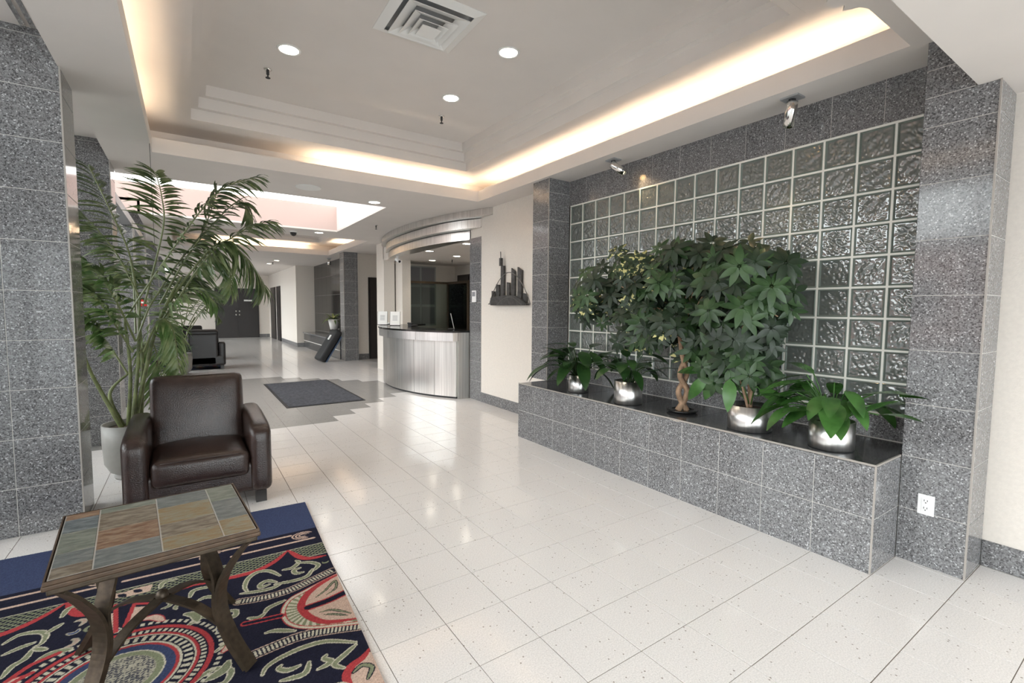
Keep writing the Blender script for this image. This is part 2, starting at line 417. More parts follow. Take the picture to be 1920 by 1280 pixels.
def area(name, loc, sx, sy, rot, power, col):
    l = bpy.data.lights.new(name, 'AREA'); l.shape = 'RECTANGLE'; l.size = sx; l.size_y = sy; l.energy = power; l.color = col
    o = bpy.data.objects.new(name, l); COL.objects.link(o); o.location = loc; o.rotation_euler = rot; return o
WARM = (1, .78, .54)
def strip(x0, x1, y0, y1, power):
    wh = 'far cove beyond the skylight' if y0 > 10 else 'cove along the planter wall' if x0 > 3.4 else 'cove on the window side' if x0 < 0 else 'cove towards the skylight'
    t = thing('cove_light', 'warm fluorescent strip resting in the '+wh, 'light', ((x0+x1)/2, (y0+y1)/2, ZS+.03), group='strips in the '+wh)
    lx, ly = (x1-x0)/2, (y1-y0)/2
    MB().box(-lx, lx, -ly, ly, 0, .025).build('housing', 'white', t)
    area('cove_lamp', ((x0+x1)/2, (y0+y1)/2, ZS+.065), x1-x0, y1-y0, (PI, 0, 0), power, WARM)
for k in range(4):
    y = 1.2+k*1.14; strip(3.46, 3.52, y, y+1.06, 3.6)
for k in range(2):
    x = 1.25+k*1.05; strip(x, x+1.0, 5.93, 5.99, 4)
for y in (1.2, 2.3, 3.4, 4.5): strip(-.42, -.36, y, y+1.0, 2.6)
for x in (.6, 1.8): strip(x, x+1.0, 14.35, 14.41, 6)
for y in (11.2, 12.6): strip(3.46, 3.52, y, y+1.0, 6)

# ================================================================== RIGHT WALL
XP, XW = 3.3925, 3.697
YR0, YR1 = .66, .965; YL0, YL1 = 4.265, 4.57
b = MB(); b.box(XW, 3.95, -3.1, YR0+.01, 0, 2.62); b.box(XW, 3.95, YL1-.01, 6.62, 0, 2.93)
b.box(XW, 3.95, 10.62, 11.12, 0, 2.93)                       # white pier past the reception
b.box(XW, 3.95, 6.6, 10.65, 2.52, 2.93)                      # over the reception opening
b.box(3.85, 3.95, YR0, YL1, 0, 2.93)
wall_right = struct('wall_right', b, 'paper')
GS = .2045; GY0, GZ1 = 4.25, 2.616; GZ0 = GZ1-9*GS
b = MB()
e = .0065
for i in range(17):
    y = GY0-i*GS; b.box(3.7, 3.78, y-e, y+e, GZ0-e, GZ1+e)
for j in range(10):
    z = GZ1-j*GS; b.box(3.7005, 3.78, GY0-16*GS-e, GY0+e, z-e, z+e)
b.build('mortar_grid', 'mortar', wall_right)
MB().box(3.81, 3.849, .9, 4.3, .6, 2.9).build('cavity_back', 'blockback', wall_right)
b = MB(); q = GS/2-e; q2 = q-.012                              # glass block: pillowed rim and wavy face
b.add([(.0, -q, -q), (.0, q, -q), (.0, q, q), (.0, -q, q), (-.006, -q+.006, -q+.006), (-.006, q-.006, -q+.006), (-.006, q-.006, q-.006), (-.006, -q+.006, q-.006),
       (.004, -q2, -q2), (.004, q2, -q2), (.004, q2, q2), (.004, -q2, q2), (.075, -q, -q), (.075, q, -q), (.075, q, q), (.075, -q, q)],
      [(0, 1, 5, 4)[::-1], (1, 2, 6, 5)[::-1], (2, 3, 7, 6)[::-1], (3, 0, 4, 7)[::-1], (4, 5, 9, 8)[::-1], (5, 6, 10, 9)[::-1], (6, 7, 11, 10)[::-1], (7, 4, 8, 11)[::-1],
       (0, 12, 13, 1)[::-1], (1, 13, 14, 2)[::-1], (2, 14, 15, 3)[::-1], (3, 15, 12, 0)[::-1]], 0)
rim = b
def block_mesh(seed):
    rs = np.random.RandomState(seed); b = MB(); b.v = list(rim.v); b.f = list(rim.f); b.mi = list(rim.mi)
    n = 44; wv = [(rs.uniform(60, 330), rs.uniform(0, 6.28), rs.uniform(0, 6.28)) for _ in range(14)]; vs = []
    for r in range(n+1):
        for c in range(n+1):
            y = -q2+2*q2*c/n; z = -q2+2*q2*r/n
            a = sum(math.sin(f*(y*math.cos(d)+z*math.sin(d))+p)/f**.9*60 for f, d, p in wv)/14
            ed = min(1, 6*min(c, n-c, r, n-r)/n)
            vs.append((.004+.013*a*ed, y, z))
    b.add(vs, [(r*(n+1)+c, (r+1)*(n+1)+c, (r+1)*(n+1)+c+1, r*(n+1)+c+1) for r in range(n) for c in range(n)], 1)
    b.add([(.075, -q, -q), (.075, q, -q), (.075, q, q), (.075, -q, q)], [(0, 1, 2, 3)], 2)
    return b.mesh('glass_block', ['glassrim', 'wavy', 'blockback'], False)
GM = [block_mesh(k) for k in range(5)]
for m_ in GM:
    for p_ in m_.polygons: p_.use_smooth = p_.material_index == 1
for i in range(16):
    for j in range(9):
        mkobj('glass_block', GM[(i*3+j*2+(i*j) % 3) % 5], wall_right, (3.702, GY0-(i+.5)*GS, GZ1-(j+.5)*GS))
MB().box(3.698, 3.849, GY0-16*GS-.03, 4.3, GZ1+e, 2.93).build('lintel_core', 'grout', wall_right)
MB().box(3.698, 3.849, GY0-16*GS-.03, 4.3, .5, GZ0-e).build('sill_core', 'grout', wall_right)
yj = steps(0, 3.32, T, .27)
tiles(wall_right, (3.698, 4.265, 0), (0, -1, 0), (0, 0, 1), yj, [GZ1+.006, ZS])
tiles(wall_right, (3.698, 4.265, 0), (0, -1, 0), (0, 0, 1), yj, [.612, GZ0-.006])
# granite pilaster at the reception jamb
MB().box(XW-.004, XW+.01, 6.27, 6.62, 0, 2.52).build('jamb_core', 'grout', wall_right)
tiles(wall_right, (XW-.004, 6.62, 0), (0, -1, 0), (0, 0, 1), [0, .35], steps(0, 2.52))
MB().box(XW, XW+.26, 6.62, 6.63, 0, 2.52).build('jamb_return', 'granite', wall_right)

def skirting(name, o, u, length, first=T):
    o = Vector(o); u = Vector(u); n = u.cross(Vector((0, 0, 1)))
    q = [o, o+u*length, o+u*length+n*.004, o+n*.004]
    root = struct(name, MB().prism([(p.x, p.y) for p in q], 0, .148), 'grout')
    tiles(root, o, u, (0, 0, 1), steps(0, length, T, first), [0, .15], th=.012)
    return root
skirting('baseboard_right', (XW, YR0, 0), (0, -1, 0), 3.2)
skirting('baseboard_reception', (XW, 6.27, 0), (0, -1, 0), 6.27-4.33)

# ---- granite columns
def column(x0, x1, y0, y1, z0, z1, label, faces, xoff=T, name='granite_column', pane=None):
    t = thing(name, label, 'column', ((x0+x1)/2, (y0+y1)/2, z0), group=None)
    cx, cy = t.location.x, t.location.y; h = .003
    MB().box(x0+h-cx, x1-h-cx, y0+h-cy, y1-h-cy, 0, z1-z0).build('core', 'grout', t)
    zs = [z-z0 for z in ([z0]+[k*T for k in range(1, 12) if z0+.02 < k*T < z1-.02]+[z1])]
    for ex in ((x0,) if '-x' in faces else (x1,)): MB().box(ex-.004-cx, ex+.004-cx, y0-.001-cy, y0+.007-cy, 0, z1-z0).build('corner_trim', 'trim', t)
    if '-x' in faces: tiles(t, (x0+h-cx, y1-cy, 0), (0, -1, 0), (0, 0, 1), steps(0, y1-y0), zs)
    if '+x' in faces: tiles(t, (x1-h-cx, y0-cy, 0), (0, 1, 0), (0, 0, 1), [0, y1-y0], zs)
    if '-y' in faces: tiles(t, (x0-cx, y0+h-cy, 0), (1, 0, 0), (0, 0, 1), steps(0, x1-x0, T, xoff), zs)
    if '+y' in faces: tiles(t, (x1-cx, y1-h-cy, 0), (-1, 0, 0), (0, 0, 1), steps(0, x1-x0), zs)
    return t
column(XP, XW, YR0, YR1, 0, 2.6, 'polished grey granite pillar with a white power outlet beside the glass blocks', ('-x', '-y', '+y'))
# upper part of that pillar above the dropped ceiling edge belongs to the wall
MB().box(XP+.003, XW, .76, YR1-.003, 2.6, ZS).build('pillar_head_core', 'grout', wall_right)
tiles(wall_right, (XP+.003, YR1, 0), (0, -1, 0), (0, 0, 1), [0, .205], [2.6, 2.745, ZS])
column(XP, XW, YL0, YL1, .61, ZS, 'grey granite pillar standing on the planter ledge next to the skyline sculpture', ('-x', '-y', '+y'))

# ---- planter ledge
PX0, PY0, PY1, PZ = 3.03, .965, 4.32, .61
t = thing('planter_ledge', 'long grey granite tiled planter ledge under the glass block wall', 'planter', (PX0, PY0, 0))
MB().box(.003, XW-PX0-.002, .003, PY1-PY0-.003, 0, PZ-.02).build('core', 'grout', t)
tiles(t, (.003, PY1-PY0, 0), (0, -1, 0), (0, 0, 1), steps(0, PY1-PY0), [0, T, 2*T-.012])
tiles(t, (0, .003, 0), (1, 0, 0), (0, 0, 1), [0, XP-PX0], [0, T, 2*T-.012])
tiles(t, (XW-PX0-.3, PY1-PY0-.003, 0), (-1, 0, 0), (0, 0, 1), [0, .367], [0, T, 2*T-.012])
tiles(t, (.012, .012, PZ-.02), (1, 0, 0), (0, 1, 0), [0, XW-PX0-.014], steps(0, PY1-PY0-.024, .61), th=.018, mat='granite_dark', name='top_slab', gap=.001)
MB().box(0, .008, 0, PY1-PY0, PZ-.011, PZ).box(.008, XP-PX0, 0, .008, PZ-.011, PZ).box(-.001, .007, -.001, .007, 0, PZ-.011).build('edge_trim', 'trim', t)

# ---- outlet
t = thing('power_outlet', 'white double wall outlet on the grey granite pillar', 'outlet', (XP-.001, .84, .355))
bevel(MB().box(-.006, .001, -.037, .037, -.057, .057).build('plate', 'plastic', t), .002)
for s in (-1, 1):
    MB().box(-.0085, -.005, -.017, .017, s*.021-.016, s*.021+.016).build('socket', 'plastic', t)
    for dy, dz, a, c in ((-.007, .004, .0015, .005), (.007, .004, .0015, .005), (0, -.008, .0028, .0028)):
        MB().box(-.0092, -.008, dy-a, dy+a, s*.021+dz-c, s*.021+dz+c).build('slot', 'slot', t)

# ---- skyline sculpture
t = thing('skyline_sculpture', 'dark metal city skyline wall sculpture hanging on the cream wall', 'sculpture', (XW-.008, 5.47, 1.5))
poly = [(.43, -.02), (.43, .085), (.3, .105), (.12, .115), (-.05, .12), (-.18, .105), (-.32, .06), (-.45, .0), (-.45, -.02)]
b = MB(); n = len(poly)
vs = [(-.06, y, z) for y, z in poly]+[(0, y, z) for y, z in poly]
b.add(vs, [tuple(range(n))[::-1], tuple(range(n, 2*n))]+[(i, (i+1) % n, n+(i+1) % n, n+i) for i in range(n)]); b.build('hill_base', 'sculpt', t)
MB().tube([(-.062, .25-.6*k/12, -.015+.11*math.sin(PI*k/12)) for k in range(13)], .004, 6).build('hill_ridge', 'wire', t)
for y0, y1, z1, d in ((.46, .38, .19, .022), (.335, .255, .28, .026), (.205, .125, .54, .03), (.06, -.01, .3, .024), (-.06, -.14, .485, .03), (-.21, -.3, .49, .03), (-.33, -.41, .14, .02)):
    b = MB(); dz = .05 if .4 < z1 < .5 else .01
    vs = [(x, y, z) for x in (-d, -.005) for y, z in ((y0, .02), (y1, .02), (y1, z1-dz), (y0, z1))]
    b.add(vs, [(0, 1, 2, 3), (4, 7, 6, 5), (0, 4, 5, 1), (1, 5, 6, 2), (2, 6, 7, 3), (3, 7, 4, 0)]); b.build('tower', 'sculpt', t)
MB().box(-.06, -.02, .165, .2, .53, .64).tube([(-.035, .195, .62), (-.035, .2, .73)], .006, 6).build('spire', 'sculpt', t)
MB().tube([(-.03, .5-1.0*k/30, .43*math.sin(PI*k/30)**.8) for k in range(31)], .006, 6).build('wire_arc', 'wire', t, True)
MB().tube([(-.03, .53, .0), (-.03, .40, .005)], .008, 6).tube([(-.03, -.42, .005), (-.03, -.5, 0)], .008, 6).build('wire_foot', 'wire', t)

# ---- spotlights above the planter
def spot(loc, aim, label, lit):
    t = thing('spotlight', label, 'spotlight', loc)
    MB().box(-.05, .05, -.06, .06, -.012, 0).build('ceiling_plate', 'alu', t)
    MB().lathe([(.022, -.035), (.022, -.012)], 16).build('swivel', 'blackmatt', t)
    d = Vector(aim).normalized(); st = Vector((0, 0, -.05))+d*.0
    mm = d.to_track_quat('Z', 'Y').to_matrix().to_4x4(); mm.translation = st-d*.02
    MB().tube([(0, 0, -.03), st+d*.03], .008, 8).build('stem', 'chrome', t)
    MB().lathe([(.0, 0), (.036, .0), (.037, .015), (.037, .165), (.033, .165), (.031, .14), (0, .14)], 28, mat4=mm).build('barrel', 'chrome', t, True)
    MB().lathe([(.030, .142), (.02, .152), (0, .156)], 20, mat4=mm).build('bulb', 'lampsmall', t, True)
    l = bpy.data.lights.new('spot_lamp', 'SPOT'); l.energy = lit; l.color = (1, .72, .4); l.spot_size = 1.0; l.spot_blend = .6; l.shadow_soft_size = .02
    o = bpy.data.objects.new('spot_lamp', l); COL.objects.link(o); o.location = Vector(loc)+st+d*.15; o.rotation_euler = d.to_track_quat('-Z', 'Y').to_euler()
spot((3.5, 3.4, ZS), (.5, -.75, -.75), 'chrome cylinder spotlight tilted sideways near the skyline sculpture pillar', 5)
spot((3.49, 1.72, ZS), (.02, .14, -1), 'chrome cylinder spotlight pointing down above the tall glass blocks by the outlet pillar', 6)

# ================================================================== LEFT COLUMNS AND WINDOWS
LX0, LX1 = -1.22, -.607
labels = ['grey granite column beside the rug with pale tile joints', 'grey granite column right behind the tall potted palm',
          'grey granite window column, third along from the rug', 'grey granite window column carrying a red alarm pull',
          'grey granite window column beside the far armchairs', 'grey granite window column next to the far dark doors']
for k, y in enumerate((4.078, 6.33, 8.58, 10.83, 15.4, 20.0)):
    t = column(LX0, LX1, y, y+.4, 0, (3.09, 3.09, 2.62, 3.09, 3.09, 3.09)[k], labels[k], ('-y', '+x') if k < 4 else ('-y',), xoff=.308)
t = thing('alarm_pull', 'small red alarm pull box on a granite window column', 'alarm', (-.66, 10.83, 1.5))
bevel(MB().box(-.05, .05, -.04, 0, -.07, .07).build('case', 'red', t), .008)
MB().box(-.03, .03, -.05, -.04, -.02, .01).build('handle', 'paperwhite', t)
# glazing: a frame with its own pane in every bay
XG = -1.28
b = MB(); edges = [-3.1, -.6, 1.7, 4.2, 6.5, 8.75, 11.0, 13.3, 15.6, 17.9, 20.2, 22.5, 25.4]
for y in edges: b.box(XG-.04, XG+.04, y-.03, y+.03, 0, 3.12)
for z in (.05, 2.35, 3.08): b.box(XG-.035, XG+.035, -3.1, 25.4, z-.035, z+.035)
win1 = struct('window_1', b, 'alu')
for i in range(len(edges)-1):
    for z0, z1 in ((.085, 2.315), (2.385, 3.045)):
        MB().box(XG-.004, XG+.004, edges[i]+.03, edges[i+1]-.03, z0, z1).build('pane', 'pane', win1)
b = MB(); b.box(-1.5, -1.24, -3.1, 6.9, 3.12, 3.75); b.box(-1.5, -1.24, 6.9, 9.7, 3.46, 3.75); b.box(-1.5, -1.24, 9.7, 27, 3.12, 3.75); struct('wall_left', b, 'plaster')
MB().box(XG-.004, XG+.004, 6.9, 9.7, 3.115, 3.46).build('pane', 'pane', win1)
for y in (6.92, 8.3, 9.68): MB().box(XG-.03, XG+.03, y-.02, y+.02, 3.12, 3.46).build('mullion', 'alu', win1)
MB().box(-.74, -.607, 6.73, 10.83, 2.56, 2.66).build('header_rail', 'alu', win1)
# entrance glazing behind the camera
b = MB(); b.box(-1.35, -1.05, -3.2, -3.1, 0, 3.72); b.box(3.45, 3.95, -3.2, -3.1, 0, 3.72); b.box(-1.05, 3.45, -3.2, -3.1, 2.55, 3.72); struct('wall_back', b, 'paper')
b = MB()
for x in (-1.05, .45, 1.95, 3.45): b.box(x-.03, x+.03, -3.18, -3.12, 0, 2.55)
for z in (.03, 2.52): b.box(-1.05, 3.45, -3.18, -3.12, z-.03, z+.03)
win2 = struct('window_2', b, 'alu')
for x in (-1.05, .45, 1.95): MB().box(x+.03, x+1.47, -3.154, -3.146, .06, 2.49).build('pane', 'pane', win2)
# street outside: pavement and the brick block mirrored in the polished stone
struct('ground', MB().box(-40, -1.5, -30, 45, -.3, -.05), 'asphalt')
t = thing('street_building', 'low pink brick building across the street outside the windows', 'building', (-20, 5, -.05))
MB().box(-4, 0, -22, 24, 0, 4.3).build('wall', 'brick', t); MB().box(-4.1, .15, -22.2, 24.2, 4.3, 4.6).build('parapet', 'white', t)
for k in range(12):
    y = -20+k*3.6; f = MB().box(0, .06, y, y+2, 1.0, 3.0).build('window', 'white', t)
    MB().box(.06, .07, y+.1, y+1.9, 1.1, 2.9).build('pane', 'blackmatt', f)

# ================================================================== CEILING FIXTURES
def downlight(loc, label, power, group=None, r=.075):
    t = thing('downlight', label, 'light', loc, group=group)
    MB().lathe([(r*1.22, 0), (r*1.2, -.006), (r, -.006), (r*.96, .002)], 28).build('trim_ring', 'white', t, True)
    MB().lathe([(r*.97, -.002), (0, -.0021)], 28).build('lens', 'lamp', t)
    if power:
        l = bpy.data.lights.new('downlight_lamp', 'SPOT'); l.energy = power; l.color = (1, .87, .68); l.spot_size = 2.0; l.spot_blend = .8; l.shadow_soft_size = .06
        o = bpy.data.objects.new('downlight_lamp', l); COL.objects.link(o); o.location = (loc[0], loc[1], loc[2]-.03)
for x, y, lb in ((.74, 4.31, 'tray ceiling downlight beside the sprinkler on the window side'), (2.21, 3.33, 'tray ceiling downlight beside the square air diffuser'), (2.21, 4.35, 'tray ceiling downlight beside the sprinkler on the planter side')):
    downlight((x, y, 3.5), lb, 14, 'downlights in the tray ceiling')
downlight((2.198, 6.67, ZS), 'round recessed downlight in the soffit between tray ceiling and skylight', 12)
downlight((2.185, 10.0, ZS), 'round recessed downlight in the soffit just past the skylight', 10)
for x, y in ((2.34, 18.2), (2.375, 16.8)):
    downlight((x, y, ZS), 'small recessed downlight in the far corridor ceiling', 14, 'corridor downlights')
for x, y in ((3.85, 7.0), (3.78, 8.33), (4.6, 8.8), (4.57, 9.92)):
    downlight((x, y, 2.5), 'recessed downlight in the low ceiling over the reception desk', 13, 'downlights over the reception')
def sprinkler(loc, label, group=None):
    t = thing('sprinkler', label, 'sprinkler', loc, group=group)
    MB().lathe([(.035, 0), (.03, -.008), (.012, -.01)], 16).build('rose', 'chrome', t, True)
    MB().lathe([(.012, -.01), (.012, -.045), (.006, -.047), (.006, -.07)], 10).build('body', 'blackmatt', t)
    MB().lathe([(.02, -.07), (.02, -.074)], 12).build('deflector', 'blackmatt', t)
for x, y, lb in ((.643, 4.764, 'small tray ceiling sprinkler on the window side above the palm'), (2.332, 4.812, 'small tray ceiling sprinkler on the planter wall side')):
    sprinkler((x, y, 3.5), lb, 'tray ceiling sprinklers')
sprinkler((2.82, 8.48, ZS), 'small fire sprinkler in the soffit beside the skylight')
sprinkler((4.85, 9.5, 2.5), 'small fire sprinkler in the reception ceiling')
sprinkler((2.36, 17.5, ZS), 'small fire sprinkler between the corridor downlights')
# air diffuser: nested square cones
t = thing('air_vent', 'square white ceiling air diffuser with nested louvres', 'vent', (1.5, 3.31, 3.5), math.radians(-1))
def sqring(a0, z0, a1, z1, th=.004):
    b = MB(); vs = []
    for a, z in ((a0, z0), (a1, z1), (a1, z1+th), (a0, z0+th)): vs += [(-a, -a, z), (a, -a, z), (a, a, z), (-a, a, z)]
    fs = []
    for r in range(4):
        for k in range(4): fs.append((r*4+k, r*4+(k+1) % 4, ((r+1) % 4)*4+(k+1) % 4, ((r+1) % 4)*4+k))
    return b.add(vs, fs)
MB().box(-.27, .27, -.27, .27, -.001, 0).build('duct_face', 'alu', t)
sqring(.31, -.004, .245, -.022).build('outer_frame', 'white', t)
for a0, a1, z0 in ((.225, .145, -.045), (.16, .095, -.06), (.11, .06, -.075)):
    sqring(a0, z0, a1, z0+.03).build('louvre', 'white', t)
MB().box(-.07, .07, -.07, .07, -.082, -.078).build('centre_plate', 'white', t)
t = thing('ceiling_speaker', 'round white speaker grille in the soffit by the skylight', 'speaker', (1.268, 6.33, ZS))
MB().lathe([(.15, 0), (.147, -.008), (.135, -.008)], 36).build('rim', 'white', t, True); MB().lathe([(.135, -.007), (0, -.0075)], 36).build('grille', 'plaster', t)
t = thing('dome_camera', 'small black dome camera past the skylight', 'camera', (1.735, 10.1, ZS))
MB().lathe([(.07, 0), (.07, -.03)], 20).build('base', 'white', t); MB().lathe([(.06, -.03), (.05, -.07), (.03, -.09), (0, -.1)], 20).build('dome', 'black', t, True)
t = thing('support_string', 'thin string hanging from the soffit corner down to the palm', 'string', (-.24, 5.5, 1.95))
MB().tube([(0, 0, .95), (.005, 0, 0)], .003, 5).build('cord', 'wire', t)

# ================================================================== RECEPTION
def arc_pts(c, r, y0, y1, n):
    a0 = math.asin((y0-c[1])/r); a1 = math.asin((y1-c[1])/r)
    return [(c[0]-r*math.cos(a0+(a1-a0)*k/n), c[1]+r*math.sin(a0+(a1-a0)*k/n)) for k in range(n+1)]
DC = (5.6, 8.2)
t = thing('reception_desk', 'curved brushed steel reception desk with a black counter top', 'desk', (0, 0, 0))
def curved(name, mat, r, th, y0, y1, z0, z1, n=10, par=None, smooth=False):
    o = arc_pts(DC, r, y0, y1, n); i = arc_pts(DC, r-th, y0, y1, n)
    return MB().prism(o+i[::-1], z0, z1).build(name, mat, par or t)
ys = [6.67, 7.02, 7.45, 7.95, 8.5, 9.1, 9.75]
for k in range(6): curved('steel_panel', 'steel', 2.62, .02, ys[k]+.003, ys[k+1]-.003, .03, .92)
curved('carcass', 'blackmatt', 2.597, .04, 6.69, 9.75, 0, .92, 24)
for a, c in ((6.64, 7.3), (7.305, 8.3), (8.305, 9.3), (9.305, 9.8)): curved('fascia_band', 'steel_pot', 2.695, .07, a, c, .915, 1.05)
curved('counter_top', 'black', 2.71, .65, 6.63, 9.85, 1.051, 1.08, 28)
b = MB(); x = DC[0]-math.sqrt(2.62**2-(6.67-DC[1])**2)
b.box(x+.02, XW+.05, 6.635, 6.665, .0, 1.05); b.build('end_panel', 'steel', t)
MB().box(x+.03, XW+.2, 6.64, 7.1, 1.052, 1.0795).build('counter_return', 'black', t)
# header: three stepped curved tiers
t = thing('reception_canopy', 'three stepped curved steel fascia tiers above the reception desk', 'canopy', (0, 0, 0))
tiers = [(2.79, 2.9, [(3.69, 5.95), (3.54, 6.35), (3.37, 6.95), (3.27, 7.6), (3.23, 8.4), (3.3, 9.3), (3.48, 10.1), (3.69, 10.6)]),
         (2.65, 2.785, [(3.69, 6.27), (3.5, 6.7), (3.38, 7.25), (3.33, 8.0), (3.35, 8.9), (3.46, 9.7), (3.69, 10.45)]),
         (2.5, 2.645, [(3.69, 6.62), (3.55, 7.0), (3.46, 7.5), (3.42, 8.2), (3.46, 9.1), (3.57, 9.8), (3.69, 10.3)])]
for z0, z1, pts in tiers:
    sp = spline([(x, y, 0) for x, y in pts], 6); n = len(sp)
    for k in range(6):
        a = k*(n-1)//6; c = (k+1)*(n-1)//6
        seg = sp[a:c+1]; o = [(p.x, p.y) for p in seg]; i = [(p.x+.03, p.y) for p in seg]
        MB().prism(o+i[::-1], z0+.012, z1-.004).build('steel_fascia', 'steel', t)
    o = [(p.x-.012, p.y) for p in sp]; MB().prism(o+[(3.695, sp[-1].y), (3.695, sp[0].y)], z0, z0+.014).build('tier_soffit', 'steel', t)
# office shell
b = MB(); b.box(3.95, 6.0, 11.0, 11.12, 0, 2.93); b.box(5.7, 5.9, 6.3, 11.0, 0, 2.93); b.box(3.7, 5.9, 6.45, 6.6, 0, 2.93)
struct('wall_office', b, 'paper')
b = MB(); sp = spline([(x, y, 0) for x, y in tiers[2][2]], 6); b.prism([(p.x+.02, p.y) for p in sp]+[(3.7, 11.0), (5.8, 11.0), (5.8, 6.6), (3.72, 6.6)], 2.502, 2.52); struct('ceiling_office', b, 'plaster')
t = tag(struct('door_1', MB().box(5.66, 5.699, 10.15, 10.8, 0, 2.26), 'door'))
MB().box(5.645, 5.66, 10.2, 10.75, .02, 2.21).build('door_leaf', 'door', t); MB().tube([(5.63, 10.25, 1.0), (5.63, 10.35, 1.0)], .012, 8).build('handle', 'chrome', t)
t = thing('glass_partition', 'tinted glass office partition with steel rails behind the reception desk', 'partition', (4.05, 10.3, 0))
MB().box(.03, 1.1, -.005, .005, .1, 2.0).build('pane', 'pane_tint', t); MB().box(1.095, 1.105, -.95, -.02, .1, 2.0).build('pane', 'pane_tint', t)
MB().box(0, 1.13, -.02, .02, 2.0, 2.05).build('rail', 'bronze', t); MB().box(1.08, 1.12, -1.0, -.02, 2.0, 2.05).build('rail', 'bronze', t)
for x, y in ((.0, 0), (1.1, 0), (1.1, -.98)): MB().box(x-.02, x+.02, y-.02, y+.02, 0, 2.0).build('post', 'bronze', t)
t = thing('wall_cabinet', 'grey framed window with a panelled blind behind the glass partition', 'window', (4.75, 10.995, 1.0))
MB().box(-.4, .4, -.02, 0, 0, 1.45).build('frame', 'alu', t)
for x in (-.37, .02):
    for z in (.04, .52, 1.0): MB().box(x, x+.34, -.028, -.02, z, z+.42).build('pane', 'print', t)
t = thing('office_pillar', 'tall cream pillar standing behind the reception counter', 'pillar', (4.08, 10.46, 0))
MB().box(-.1, .1, -.23, .2, 0, 2.5).build('shaft', 'paper', t); MB().box(-.11, .11, -.24, .21, 0, .12).build('foot', 'door', t)
t = thing('dark_gap_filler', 'tall dark cabinet standing in for the dark gap behind the brochure stands', 'filler', (4.12, 10.84, 0))
MB().box(-.13, .12, -.12, .12, 0, 2.45).build('body', 'blackmatt', t); MB().box(-.12, .11, -.13, -.12, .1, 1.2).build('door', 'door', t); MB().box(-.12, .11, -.13, -.12, 1.22, 2.4).build('door', 'door', t)  # added black body and fronts give the gap by the pier its darkness
t = thing('computer_mouse', 'small black desk phone on the black counter', 'phone', (3.55, 8.6, 1.0802))
bevel(MB().box(-.07, .07, -.09, .09, 0, .035).build('body', 'blackmatt', t), .01); bevel(MB().box(-.075, -.03, -.1, .1, .04, .075).build('handset', 'blackmatt', t), .012); MB().box(-.06, -.04, -.09, .09, .03, .045).build('cradle', 'slot', t)
t.name = 'desk_phone'
def stand(x, y, rz, label, wd=.19, hh=.28):
    t = thing('brochure_stand', label, 'brochure stand', (x, y, 1.0802), rz)
    m4 = Matrix.Rotation(-.22, 4, 'X')
    b = MB(); mm = m4.copy(); mm.translation = (0, .04, hh/2); b.mbox(mm, wd, .008, hh); b.build('card', 'paperwhite', t)
    b = MB(); mm = m4.copy(); mm.translation = (0, .047, hh/2); b.mbox(mm, wd+.012, .006, hh); b.build('back_plate', 'blackmatt', t)
    MB().box(-wd/2, wd/2, -.0, .11, 0, .012).build('foot', 'blackmatt', t)
    b = MB()
    for k in range(5):
        mm = m4.copy(); mm.translation = (0, .0352+.0, hh*.38+k*.022); mm.translation = Vector((0, .04-.0052+.22*(k*.022+hh*.38-hh/2), hh*.38+k*.022)); b.mbox(mm, wd*.5, .002, .007)
    b.build('print', 'print', t)
stand(3.38, 9.1, math.radians(-28), 'white brochure card in a black stand on the counter, closer to the cream pillar')
stand(3.28, 9.55, math.radians(-28), 'white brochure card in a black stand beside the pile of papers')
stand(3.75, 7.25, math.radians(62), 'white notice card standing edge-on at the jamb end of the counter', .16, .27)
t = thing('paper_pile', 'low pile of white papers on the far end of the black counter', 'papers', (3.62, 10.0, 1.0802))
for k in range(3):
    o = MB().box(-.12, .1, -.2, .16, k*.012, k*.012+.011).build('sheet_stack', 'paperwhite', t); o.rotation_euler.z = .15*k-.2
t = thing('thermostat', 'small white keypad on the granite reception jamb', 'keypad', (XW-.013, 6.45, 1.62))
bevel(MB().box(-.02, .0, -.06, .06, -.09, .09).build('case', 'plastic', t), .004); MB().box(-.022, -.019, -.045, .045, 0, .07).build('screen', 'print', t)
t = thing('bullet_camera', 'small white security camera under the canopy by the white pier', 'camera', (3.62, 9.55, 2.499))
MB().lathe([(.03, 0), (.03, -.015)], 14).tube([(0, 0, -.01), (0, -.02, -.07)], .01, 8).build('bracket', 'plastic', t)
mm = Matrix.Rotation(1.9, 4, 'X'); mm.translation = (0, -.02, -.09)
MB().lathe([(0, -.09), (.035, -.09), (.035, .09), (0, .09)], 16, mat4=mm).build('body', 'plastic', t, False); MB().lathe([(0, .0905), (.025, .091)], 14, mat4=mm).build('lens', 'black', t)

# ================================================================== FAR END
b = MB(); b.box(-1.35, 3.2, 25.3, 25.6, 0, 2.93); struct('wall_far', b, 'paper')
b = MB(); b.box(3.2, 3.5, 18.4, 25.6, 0, 2.93); b.box(3.5, 4.1, 18.4, 18.7, 0, 2.93); struct('wall_corridor', b, 'paper')
b = MB(); b.box(3.81, 6.0, 13.25, 13.4, 0, 2.93); struct('wall_alcove', b, 'paper')
MB().box(5.9, 6.1, 11.0, 13.4, 0, 2.93).build('alcove_end', 'paper', bpy.data.objects['wall_alcove'])
skirting('baseboard_alcove', (3.81, 13.25, 0), (1, 0, 0), .6)
skirting('baseboard_corridor', (3.2, 18.4, 0), (1, 0, 0), .6)
skirting('baseboard_corridor_side', (3.2, 22.0, 0), (0, -1, 0), 3.6)
skirting('baseboard_far', (-.6, 25.3, 0), (1, 0, 0), 1.6)
skirting('baseboard_far_end', (2.75, 25.3, 0), (1, 0, 0), .45)
